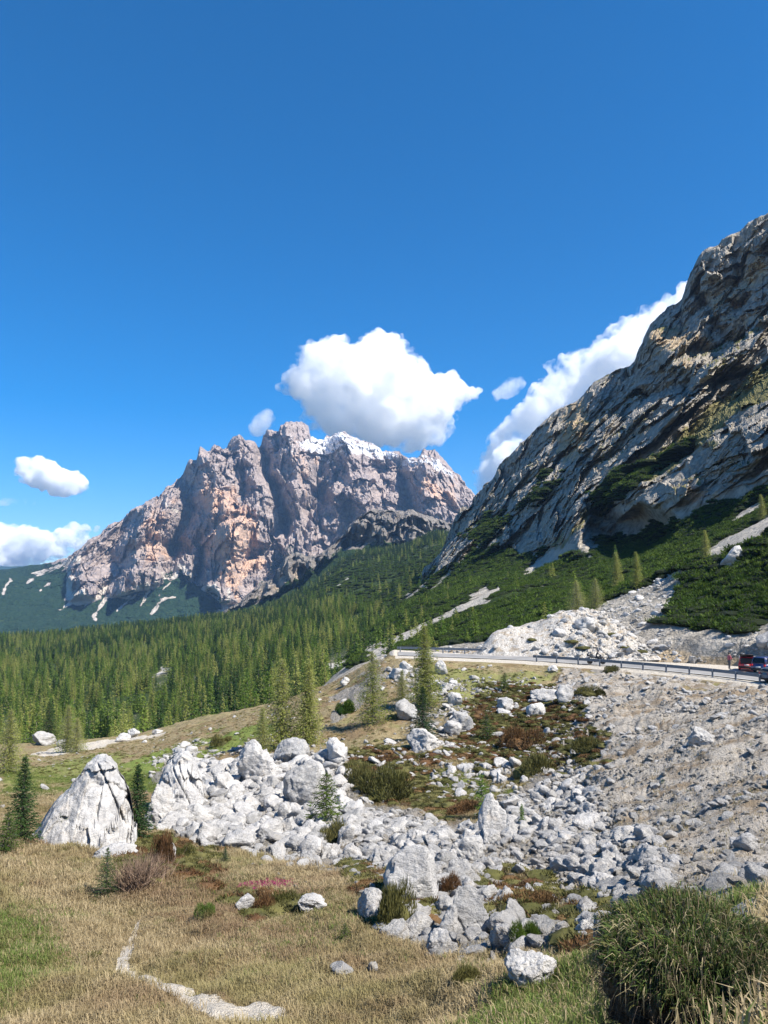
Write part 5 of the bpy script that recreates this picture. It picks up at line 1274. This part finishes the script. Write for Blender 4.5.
def car(label, px, r, rz, paintc, tall=1.5, length=4.2, hatch=False, seed=0):
    loc = P(px, 655, r); loc[2] = ROADZ+.03 
    t = thing('parked_car', label, 'car', loc, rz=rz)
    b = NB('car_paint'); pm_ = b.done(paintc, .3, spec=.6, Coat__Weight=.6)
    L = length/2; h_ = tall
    bm = bmesh.new(); prism(bm, [(-L, .35), (-L+.02, .80), (-L+.1, .93), (L*.45, .95), (L*.88, .80), (L, .62), (L, .30), (L-.1, .2), (-L+.1, .2)], -.86, .86, .93)
    bmesh.ops.bevel(bm, geom=bm.edges[:], offset=.05, segments=2, affect='EDGES'); bmo('body', bm, pm_, t)
    bm = bmesh.new(); prism(bm, [(-L+.08, .92), (-L+.32, h_-.04), (-L+.6, h_), (L*.12, h_-.02), (L*.52, .94)], -.80, .80, .80)
    bmesh.ops.bevel(bm, geom=bm.edges[:], offset=.04, segments=2, affect='EDGES'); cab = bmo('cabin', bm, pm_, t)
    for s in (-1, 1):
        bm = bmesh.new(); f = lambda z: 1-(1-.80)*((z-.92)/(h_-.92))
        for (xa, xb_, xc, xd) in ((-L+.42, -L*.08, -L*.08, -L+.55), (-L*.04, L*.38, L*.08, -L*.04)):
            vs = [bm.verts.new((x, s*(.80*f(z)+.012), z)) for x, z in ((xa, 1.0), (xb_, 1.0), (xc, h_-.1), (xd, h_-.1))]; fc = bm.faces.new(vs)
        bmesh.ops.solidify(bm, geom=bm.faces[:], thickness=.008); bmo('side_window', bm, GLASS, cab, False)
    bm = bmesh.new(); vs = [bm.verts.new(v_) for v_ in ((-L+.10, -.66, 1.0), (-L+.10, .66, 1.0), (-L+.30, .56, h_-.1), (-L+.30, -.56, h_-.1))]; 
    for v_ in vs: v_.co.x -= .02
    bm.faces.new(vs); bmesh.ops.solidify(bm, geom=bm.faces[:], thickness=.008); bmo('rear_window', bm, GLASS, cab, False)
    bm = bmesh.new(); vs = [bm.verts.new(v_) for v_ in ((L*.50, -.68, 1.0), (L*.50, .68, 1.0), (L*.16, .58, h_-.07), (L*.16, -.58, h_-.07))]
    for v_ in vs: v_.co += Vector((.05, 0, .02))
    bm.faces.new(vs); bmesh.ops.solidify(bm, geom=bm.faces[:], thickness=.008); bmo('windscreen', bm, GLASS, cab, False)
    for s in (-1, 1):
        bm = bmesh.new(); bmesh.ops.create_cube(bm, size=1); 
        for v_ in bm.verts: v_.co = Vector((v_.co.x*.06-L+.015, v_.co.y*.2+s*.66, v_.co.z*.2+.78))
        bmo('tail_light', bm, RED_L, t)
        bm = bmesh.new(); bmesh.ops.create_cube(bm, size=1)
        for v_ in bm.verts: v_.co = Vector((v_.co.x*.1+L-.04, v_.co.y*.3+s*.6, v_.co.z*.12+.62))
        bmo('headlight', bm, CHR, t)
        wheel(t, -L*.62, s*.78); wheel(t, L*.64, s*.78)
    bm = bmesh.new(); bmesh.ops.create_cube(bm, size=1)
    for v_ in bm.verts: v_.co = Vector((v_.co.x*.02-L-.012, v_.co.y*.5, v_.co.z*.12+.6))
    bmo('number_plate', bm, PLATE, t)
    bm = bmesh.new(); bmesh.ops.create_cube(bm, size=1)
    for v_ in bm.verts: v_.co = Vector((v_.co.x*.1-L, v_.co.y*1.6, v_.co.z*.2+.38))
    bmesh.ops.bevel(bm, geom=bm.edges[:], offset=.03, segments=2, affect='EDGES'); bmo('bumper', bm, BLK, t)
    if hatch:
        bm = bmesh.new(); prism(bm, [(-L+.40, h_-.02), (-L-.45, h_+.30), (-L-.43, h_+.36), (-L+.42, h_+.05)], -.66, .66, 1.)
        bmo('tailgate', bm, BLK, t)
        bm = bmesh.new(); bmesh.ops.create_cube(bm, size=1)
        for v_ in bm.verts: v_.co = Vector((v_.co.x*.03-L-.03, v_.co.y*1.2, v_.co.z*.6+1.02))
        bmo('boot_shade_panel', bm, BLK, t, False)  # black slab on the closed rear, standing in for shade inside the boot
    return t
car('bright red car with its tailgate open parked in the pull-in', 747.5, 93, R(62), (.62, .015, .02), 1.42, 3.7, True)
car('dark blue car parked at the right edge beside the red car', 768, 91, R(38), (.012, .028, .11), 1.62, 4.4)
car('dark grey car on the road at the right edge behind the guard rail', 784, 80.5, R(8), (.06, .065, .07), 1.3, 4.2)
# ------------------------------------------------------------------ people and motorcycle
def skin_body(name, verts, edges, radii, mat, root=0, sub=2):
    me = bpy.data.meshes.new(name); me.from_pydata(verts, edges, []); o = link(name, me); me.materials.append(mat)
    m = o.modifiers.new('s', 'SKIN'); 
    for i, r in enumerate(radii): me.skin_vertices[0].data[i].radius = (r, r) if np.isscalar(r) else r
    me.skin_vertices[0].data[root].use_root = True
    m2 = o.modifiers.new('d', 'SUBSURF'); m2.levels = m2.render_levels = sub
    dg = bpy.context.evaluated_depsgraph_get(); ev = o.evaluated_get(dg)
    nm = bpy.data.meshes.new_from_object(ev); nm.materials.clear()
    o.modifiers.clear(); o.data = nm; bpy.data.meshes.remove(me)
    nm.polygons.foreach_set('use_smooth', np.ones(len(nm.polygons), bool)); nm.materials.append(mat)
    return o
SKIN_ = flat('skin', (.50, .32, .24), .6)
def person(label, loc, rz, pose, top, legs, hair=(.05, .035, .025), helmet=None):
    if pose == 'stand':
        J = dict(pel=(0, 0, .95), waist=(0, 0, 1.10), chest=(0, .01, 1.32), neck=(0, .01, 1.48), head0=(0, .02, 1.56), head1=(0, .03, 1.68),
            hl=(-.10, 0, .90), kl=(-.12, .04, .50), al=(-.13, -.01, .09), tl=(-.14, .13, .04), hr=(.10, 0, .90), kr=(.11, -.03, .50), ar=(.12, -.09, .09), tr=(.13, .06, .04),
            sl=(-.19, .01, 1.42), el=(-.25, .03, 1.14), wl=(-.22, .18, .96), pl=(-.21, .25, .92), sr=(.19, .01, 1.42), er=(.26, .06, 1.16), wr=(.20, .26, 1.12), pr=(.19, .33, 1.12))
    else:
        J = dict(pel=(0, 0, .86), waist=(0, .05, 1.0), chest=(0, .16, 1.20), neck=(0, .22, 1.35), head0=(0, .25, 1.43), head1=(0, .28, 1.55),
            hl=(-.12, .02, .84), kl=(-.24, .38, .72), al=(-.24, .26, .32), tl=(-.24, .40, .28), hr=(.12, .02, .84), kr=(.24, .38, .72), ar=(.24, .26, .32), tr=(.24, .40, .28),
            sl=(-.20, .18, 1.28), el=(-.32, .34, 1.10), wl=(-.30, .56, 1.04), pl=(-.30, .62, 1.03), sr=(.20, .18, 1.28), er=(.32, .34, 1.10), wr=(.30, .56, 1.04), pr=(.30, .62, 1.03))
    rad = dict(pel=.15, waist=.13, chest=.16, neck=.06, head0=.085, head1=.095, hl=.10, kl=.065, al=.045, tl=.04, hr=.10, kr=.065, ar=.045, tr=.04, sl=.07, el=.047, wl=.032, pl=.038, sr=.07, er=.047, wr=.032, pr=.038)
    E = [('pel','waist'),('waist','chest'),('chest','neck'),('neck','head0'),('head0','head1'),('pel','hl'),('hl','kl'),('kl','al'),('al','tl'),('pel','hr'),('hr','kr'),('kr','ar'),('ar','tr'),
         ('chest','sl'),('sl','el'),('el','wl'),('wl','pl'),('chest','sr'),('sr','er'),('er','wr'),('wr','pr')]
    ks = list(J); ed_ = [(ks.index(a), ks.index(c)) for a, c in E]
    o = skin_body('person', [J[k] for k in ks], ed_, [rad[k] for k in ks], SKIN_)
    o.data.materials.append(top); o.data.materials.append(legs)
    for f in o.data.polygons:
        z = f.center.z; x = abs(f.center.x); hz = J['neck'][2]
        yy = f.center.y
        if z > hz+.02: f.material_index = 0
        elif pose == 'stand' and yy > .22: f.material_index = 0
        elif z > J['pel'][2]+.04: f.material_index = 1
        else: f.material_index = 2
    bm = bmesh.new(); bmesh.ops.create_uvsphere(bm, u_segments=16, v_segments=10, radius=.125 if helmet else .108)
    c = Vector(J['head1'])
    for v_ in bm.verts:
        v_.co = Vector((v_.co.x, v_.co.y*1.1-(.0 if helmet else .02), v_.co.z*1.1))
        if v_.co.y > .04 and v_.co.z < .01 and not helmet: v_.co.y = .04
        v_.co += c+Vector((0, -.01, .02))
    bmo('helmet' if helmet else 'hair', bm, helmet or flat('hair', hair, .7), o)
    o.location = loc; o.rotation_euler.z = rz
    return tag(o, label, 'person')
lp = P(729, 655, 92.5); lp[2] = ROADZ+.03
person('person in a pink red top and dark trousers standing behind the red car', lp, R(-75), 'stand', flat('pink_red_top', (.45, .10, .12), .8), flat('grey_trousers', (.07, .07, .08), .8))
ml = P(596, 655, 94.5); ml[2] = ROADZ+.03
mt = thing('motorcycle', 'dark touring motorcycle riding on the road behind the guard rail', 'motorcycle', ml, rz=R(-100))
def torus(bm, R_, r_, seg=24):
    rings = []
    for i in range(seg):
        a = 2*math.pi*i/seg; rings.append([bm.verts.new((r_*math.cos(q_)*1.0, math.cos(a)*(R_+r_*math.sin(q_)), math.sin(a)*(R_+r_*math.sin(q_)))) for q_ in np.linspace(0, 2*math.pi, 8, endpoint=False)])
    for i in range(seg):
        for j in range(8): bm.faces.new((rings[i][j], rings[i][(j+1) % 8], rings[(i+1) % seg][(j+1) % 8], rings[(i+1) % seg][j]))
for yy in (-.72, .76):
    bm = bmesh.new(); torus(bm, .27, .06); bmesh.ops.recalc_face_normals(bm, faces=bm.faces[:]); wo_ = bmo('wheel', bm, RUB, mt); wo_.location = (0, yy, .33)
    bm = bmesh.new(); bmesh.ops.create_cone(bm, cap_ends=True, segments=16, radius1=.24, radius2=.24, depth=.03); bmesh.ops.rotate(bm, verts=bm.verts, matrix=Matrix.Rotation(math.pi/2, 3, 'Y')); bmo('wheel_disc', bm, BLK, wo_)
MPAINT = flat('motorcycle_paint', (.03, .03, .035), .25, .6)
def mprism(name, prof, w_, mat, tp=.7):
    bm = bmesh.new(); prism(bm, prof, -w_, w_, tp); bmesh.ops.rotate(bm, verts=bm.verts, matrix=Matrix.Rotation(math.pi/2, 3, 'Z')); bmesh.ops.bevel(bm, geom=bm.edges[:], offset=.02, segments=2, affect='EDGES'); return bmo(name, bm, mat, mt)
mprism('engine', [(-.28, .25), (-.3, .55), (.3, .6), (.34, .3)], .2, BLK, .9)
mprism('tank', [(-.1, .66), (-.05, .86), (.25, .95), (.42, .8), (.38, .6)], .17, MPAINT)
mprism('seat', [(-.78, .84), (-.8, .9), (-.3, .86), (-.08, .8), (-.1, .7), (-.6, .74)], .15, BLK)
mprism('fairing', [(.35, .5), (.3, .85), (.45, 1.12), (.52, 1.12), (.75, .8), (.62, .55)], .22, MPAINT, .6)
mprism('top_box', [(-1.05, .92), (-1.05, 1.2), (-.7, 1.2), (-.68, .92)], .22, MPAINT, .9)
for s in (-1, 1):
    bm = bmesh.new(); bmesh.ops.create_cube(bm, size=1)
    for v_ in bm.verts: v_.co = Vector((v_.co.x*.18+s*.3, v_.co.y*.45-.75, v_.co.z*.32+.62))
    bmesh.ops.bevel(bm, geom=bm.edges[:], offset=.04, segments=2, affect='EDGES'); bmo('pannier', bm, MPAINT, mt)
    V, Fq = tube(np.array([[s*.09, .78, .33], [s*.08, .62, .75], [s*.06, .5, 1.0]]), [.03, .03, .025], 8); link('fork', mesh_np('fork', V, Fq, [RIM]), mt)
    V, Fq = tube(np.array([[s*.05, .5, 1.0], [s*.2, .52, 1.04], [s*.38, .44, 1.03]]), [.02, .02, .02], 8); link('handlebar', mesh_np('handlebar', V, Fq, [BLK]), mt)
person('rider in black leathers and helmet sitting on the motorcycle', ml+[0, 0, .04], R(-100), 'ride', flat('black_jacket', (.03, .03, .033), .6), flat('black_trousers', (.03, .03, .03), .6), helmet=flat('helmet_shell', (.1, .1, .11), .2, .6))
# ------------------------------------------------------------------ turf mound in the right foreground
mc = P(694, 1003, 5.0); gz = drop(mc[0], mc[1]) or mc[2]
V, Fq = ico(6); V = V.copy()
V = V*[.50, .70, .47]; V = V*(1+fbm(V*1.8+4, 4, 501)*.38)[:, None]; V[:, 2] += .05*V[:, 0]; V[:, 2] = np.where(V[:, 2] > .28, .28+(V[:, 2]-.28)*.4, V[:, 2]); V += (V/(np.linalg.norm(V, axis=1, keepdims=True)))*(ridged(V*7, 4, 502)-.5)[:, None]*.10
V[:, 0] += np.clip(V[:, 2], 0, 1)*-.10
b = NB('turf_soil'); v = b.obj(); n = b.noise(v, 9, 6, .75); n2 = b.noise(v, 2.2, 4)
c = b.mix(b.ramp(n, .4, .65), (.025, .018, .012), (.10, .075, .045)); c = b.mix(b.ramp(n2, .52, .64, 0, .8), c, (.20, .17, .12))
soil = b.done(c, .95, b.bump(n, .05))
tm = thing('turf_mound', 'shaggy overhanging turf mound with dark shaded soil at the bottom right corner', 'turf mound', (mc[0], mc[1], mc[2]+.08))
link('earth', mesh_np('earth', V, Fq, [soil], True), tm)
rg = np.random.default_rng(61)
def mound_blades(n, mat, hmin, hmax, wd, zlo, droop, name, seed, base=None):
    r2 = np.random.default_rng(seed)
    k = r2.integers(0, len(V), n*6); k = k[V[k, 2] > zlo][:n]
    b_ = V[k]; nn = b_/np.linalg.norm(b_, axis=1, keepdims=True)
    d = nn*.7+r2.normal(size=nn.shape)*.35; d[:, 2] += .45; d /= np.linalg.norm(d, axis=1, keepdims=True)
    L = r2.uniform(hmin, hmax, len(k))[:, None]; s = np.cross(d, r2.normal(size=d.shape)); s /= np.linalg.norm(s, axis=1, keepdims=True); s = s*wd/2
    hz = d*[1, 1, 0]; m = b_+d*L*.5; t2 = b_+d*L*.85+hz*L*.1-np.array([0, 0, 1])*L*droop*.35; e = t2+hz*L*.25-np.array([0, 0, 1])*L*droop*.6
    T = np.concatenate([np.stack([b_-s, b_+s, m+s], 1), np.stack([b_-s, m+s, m-s], 1), np.stack([m-s, m+s, t2+s*.7], 1), np.stack([m-s, t2+s*.7, t2-s*.7], 1), np.stack([t2-s*.7, t2+s*.7, e], 1)])
    link(name, tris_mesh(name, T, [mat]), tm)
STRAW = m_foliage('straw_blades', (.32, .26, .14), (.45, .38, .22), (.12, .09, .05), .25)
DKG = m_foliage('dark_grass', (.065, .11, .022), (.13, .18, .05), (.04, .055, .018), .25)
mound_blades(1300, STRAW, .06, .2, .0034, .12, 1.0, 'dry_blades', 1)
mound_blades(7500, DKG, .03, .13, .0040, .15, .5, 'green_blades', 2)
mound_blades(1300, m_bark('root_fibre', (.05, .036, .025), (.16, .12, .08)), .06, .22, .004, -.3, 1.8, 'hanging_roots', 3)
mound_blades(1500, HEATHO, .03, .12, .010, .08, .3, 'mossy_shoots', 4)
# long stalks standing up out of the foreground grass
ST = [grass_tuft('stalk', 890+i, STRAW, 5, .42, .10, .006, .8) for i in range(4)]
p, nrm, vi = ground.scatter((1-rock_m)*(1-np.clip(dirt*1.4, 0, 1))*(ground.r > 6)*(ground.r < 24)*sstep(-.1, .4, gn_), 420, rg)
tag(stuff('tall_stalks', p, V3(rg.uniform(.6, 1.3, len(p))), yaw(len(p), rg), ST, rg.integers(0, 4, len(p))), 'long dry grass stalks standing above the short grass', 'grass')
# ------------------------------------------------------------------ CLOUDS
CLD = 15500.
def cloud(label, poly, seed, dens=.0026, n=230, rmax=24, lump=1., rad_min=3., thick=.55, rr=CLD, col=1.):
    r2 = np.random.default_rng(seed); pl = np.array(poly, float); lo, hi = pl.min(0), pl.max(0)
    c_px = pl.mean(0); cen = P(c_px[0], c_px[1], rr); m = pxs(cen)
    q_ = r2.uniform(lo, hi, (n*14, 2)); sd_ = sdpoly(q_[:, 0], q_[:, 1], poly); q_ = q_[sd_ > rad_min*.6]; sd_ = sd_[sd_ > rad_min*.6]
    o_ = np.r_[np.argsort(-sd_*r2.uniform(.3, 1., len(sd_)))[:n//3], np.arange(n)]; 
    Vs, Fs, off = [], [], 0; Vi, Fi = ico(2)
    ext_ = max(np.ptp(pl[:, 0]), np.ptp(pl[:, 1]))
    for k in o_:
        rad_ = min(sd_[k]*r2.uniform(.75, 1.05), rmax)
        d_ = r2.normal()*thick*sd_[k]*.8
        c = P(q_[k, 0], q_[k, 1], rr)-cen; c = c+np.array([0, 1, 0])*d_*m
        Vs.append(Vi*rad_*m*[1, 1, .92]+c); Fs.append(Fi+off); off += len(Vi)
    o = link('cloud', mesh_np('cloud', np.concatenate(Vs), np.concatenate(Fs), [], True))
    md = o.modifiers.new('r', 'REMESH'); md.mode = 'VOXEL'; md.voxel_size = m*1.15
    dg = bpy.context.evaluated_depsgraph_get(); nm = bpy.data.meshes.new_from_object(o.evaluated_get(dg)); old = o.data; o.modifiers.clear(); o.data = nm; bpy.data.meshes.remove(old)
    nv = len(nm.vertices); co_ = np.zeros(nv*3); nm.vertices.foreach_get('co', co_); co_ = co_.reshape(-1, 3)
    no_ = np.zeros(nv*3); nm.vertices.foreach_get('normal', no_); no_ = no_.reshape(-1, 3)
    k = 1/m
    d_ = (ridged(co_*k*.055+seed, 4, 601, .55)*-1+.45)*-9*lump+fbm(co_*k*.25+seed, 3, 602)*2.2*lump
    d_ = np.abs(fbm(co_*k*.06+seed, 2, 603))*10*lump+np.abs(fbm(co_*k*.17+seed, 2, 604))*5*lump+fbm(co_*k*.5, 2, 605)*1.6*lump-1.2*lump
    co_ += no_*(d_*m)[:, None]
    nm.vertices.foreach_set('co', co_.ravel().astype(np.float32)); nm.update()
    md = o.modifiers.new('r', 'REMESH'); md.mode = 'VOXEL'; md.voxel_size = m*1.1
    dg = bpy.context.evaluated_depsgraph_get(); n2_ = bpy.data.meshes.new_from_object(o.evaluated_get(dg)); o.modifiers.clear(); o.data = n2_; bpy.data.meshes.remove(nm); nm = n2_
    o.location = cen
    mt_ = bpy.data.materials.new('cloud_vapour'); mt_.use_nodes = True; mt_.node_tree.nodes.clear()
    pv = mt_.node_tree.nodes.new('ShaderNodeVolumePrincipled'); mo = mt_.node_tree.nodes.new('ShaderNodeOutputMaterial')
    pv.inputs['Color'].default_value = (col, col, col, 1)
    nn2 = mt_.node_tree.nodes; lk = mt_.node_tree.links
    tc = nn2.new('ShaderNodeTexCoord'); no1 = nn2.new('ShaderNodeTexNoise'); no1.inputs['Scale'].default_value = .04/m; no1.inputs['Detail'].default_value = 7; no1.inputs['Roughness'].default_value = .62
    lk.new(tc.outputs['Object'], no1.inputs['Vector']); mr = nn2.new('ShaderNodeMapRange'); mr.inputs['From Min'].default_value = .43; mr.inputs['From Max'].default_value = .66; mr.inputs['To Max'].default_value = dens*4.
    lk.new(no1.outputs['Fac'], mr.inputs['Value']); lk.new(mr.outputs[0], pv.inputs['Density'])
    pv.inputs['Anisotropy'].default_value = .0
    mt_.cycles.volume_step_rate = .3
    mt_.node_tree.links.new(pv.outputs[0], mo.inputs['Volume']); nm.materials.clear(); nm.materials.append(mt_)
    return tag(o, label, 'cloud')
if CLOUDS:
    cloud('big white cumulus cloud above the rocky summit', [(273,385),(288,376),(298,356),(318,343),(338,334),(352,345),(362,335),(374,331),(392,336),(408,350),(425,361),(432,372),(455,378),(470,386),(490,386),(508,390),(500,397),(470,404),(452,412),(456,425),(446,440),(425,448),(400,454),(370,446),(345,438),(330,434),(310,431),(298,420),(308,405),(290,396)], 1)
    cloud('long white cumulus cloud rising behind the right cliff', [(474,468),(484,450),(496,426),(520,405),(535,385),(550,372),(558,353),(580,352),(592,345),(602,333),(610,325),(632,318),(650,308),(668,300),(686,287),(720,290),(720,340),(640,420),(560,470),(500,520),(474,500)], 2)
    cloud('small white cloud floating alone at the left', [(4,464),(22,457),(44,455),(60,467),(80,474),(93,487),(80,497),(56,496),(35,487),(15,476)], 3, n=60, lump=.7, dens=.008)
    cloud('low bank of white cloud above the distant hills at the left', [(-90,528),(-40,520),(0,522),(30,523),(50,530),(75,522),(98,524),(104,534),(86,548),(60,560),(20,567),(-90,572)], 4, n=110, lump=.7, dens=.006, rr=17500.)
    cloud('thin grey cloud strip at the left edge', [(-30,498),(0,497),(20,498),(40,500),(38,505),(10,506),(-30,508)], 5, n=40, lump=.25, rad_min=1.5, dens=.0012)
    cloud('faint cloud wisp left of the big cloud', [(250,432),(252,418),(262,412),(272,406),(277,416),(270,430),(258,436)], 6, n=40, lump=.5, rad_min=2, dens=.0011)
    cloud('faint cloud wisp between the two big clouds', [(488,392),(498,386),(512,378),(524,376),(526,386),(512,398),(498,400)], 7, n=40, lump=.5, rad_min=2, dens=.0011)
# ------------------------------------------------------------------ camera, light, sky, air
cam = bpy.data.cameras.new('camera'); co = bpy.data.objects.new('camera', cam); COL.objects.link(co)
cam.sensor_fit = 'VERTICAL'; cam.sensor_height = 36; cam.lens = 36*F/H; cam.clip_end = 60000; cam.clip_start = .1
co.rotation_euler = (math.pi/2+PITCH, 0, 0)
scene.camera = co
SUN_AZ, SUN_EL = R(121), R(50)          # clockwise from the view direction
sd = Vector((math.sin(SUN_AZ)*math.cos(SUN_EL), math.cos(SUN_AZ)*math.cos(SUN_EL), math.sin(SUN_EL)))
sl = bpy.data.lights.new('sun', 'SUN'); sl.energy = SUN_E; sl.angle = R(.53); sl.color = (1, .94, .85)
so = bpy.data.objects.new('sun', sl); COL.objects.link(so); so.rotation_euler = sd.to_track_quat('Z', 'Y').to_euler(); so.location = (60, -20, 60)
w = bpy.data.worlds.new('World'); scene.world = w; w.use_nodes = True
nt = w.node_tree; nt.nodes.clear()
sky = nt.nodes.new('ShaderNodeTexSky'); sky.sky_type = 'NISHITA'; sky.sun_disc = False; sky.sun_elevation = SUN_EL; sky.sun_rotation = SUN_AZ
sky.altitude = 2000; sky.air_density = 1.0; sky.dust_density = .9; sky.ozone_density = 3.0
bg = nt.nodes.new('ShaderNodeBackground'); bg.inputs[1].default_value = SKY_S
hs = nt.nodes.new('ShaderNodeHueSaturation'); hs.inputs['Saturation'].default_value = 1.5; hs.inputs['Value'].default_value = 1.1
wo = nt.nodes.new('ShaderNodeOutputWorld')
gm = nt.nodes.new('ShaderNodeGamma'); gm.inputs[1].default_value = SKY_G; nt.links.new(sky.outputs[0], gm.inputs[0]); nt.links.new(gm.outputs[0], hs.inputs['Color']); nt.links.new(hs.outputs[0], bg.inputs[0]); nt.links.new(bg.outputs[0], wo.inputs[0])
# haze
if HAZE:
    x0, x1, y0, y1, z0, z1 = -6500, 7500, -7700, 13800, -1200, 1500
    me = bpy.data.meshes.new('haze')
    me.from_pydata([(x, y, z) for x in (x0, x1) for y in (y0, y1) for z in (z0, z1)], [], [(0,1,3,2),(4,6,7,5),(0,4,5,1),(2,3,7,6),(0,2,6,4),(1,5,7,3)])
    m = bpy.data.materials.new('haze'); m.use_nodes = True; m.node_tree.nodes.clear()
    pv = m.node_tree.nodes.new('ShaderNodeVolumePrincipled'); mo = m.node_tree.nodes.new('ShaderNodeOutputMaterial')
    pv.inputs['Color'].default_value = (.32, .58, 1, 1); pv.inputs['Density'].default_value = HAZE; pv.inputs['Anisotropy'].default_value = .1
    m.node_tree.links.new(pv.outputs[0], mo.inputs['Volume']); me.materials.append(m)
    tag(link('haze', me), kind='stuff')
scene.view_settings.view_transform = 'Standard'; scene.view_settings.look = 'None'
scene.view_settings.exposure = EXPO; scene.view_settings.gamma = 1
scene.cycles.max_bounces = 26; scene.cycles.volume_bounces = 24; scene.cycles.use_denoising = True
scene.cycles.diffuse_bounces = 3; scene.cycles.transparent_max_bounces = 16
scene.cycles.volume_step_rate = .25
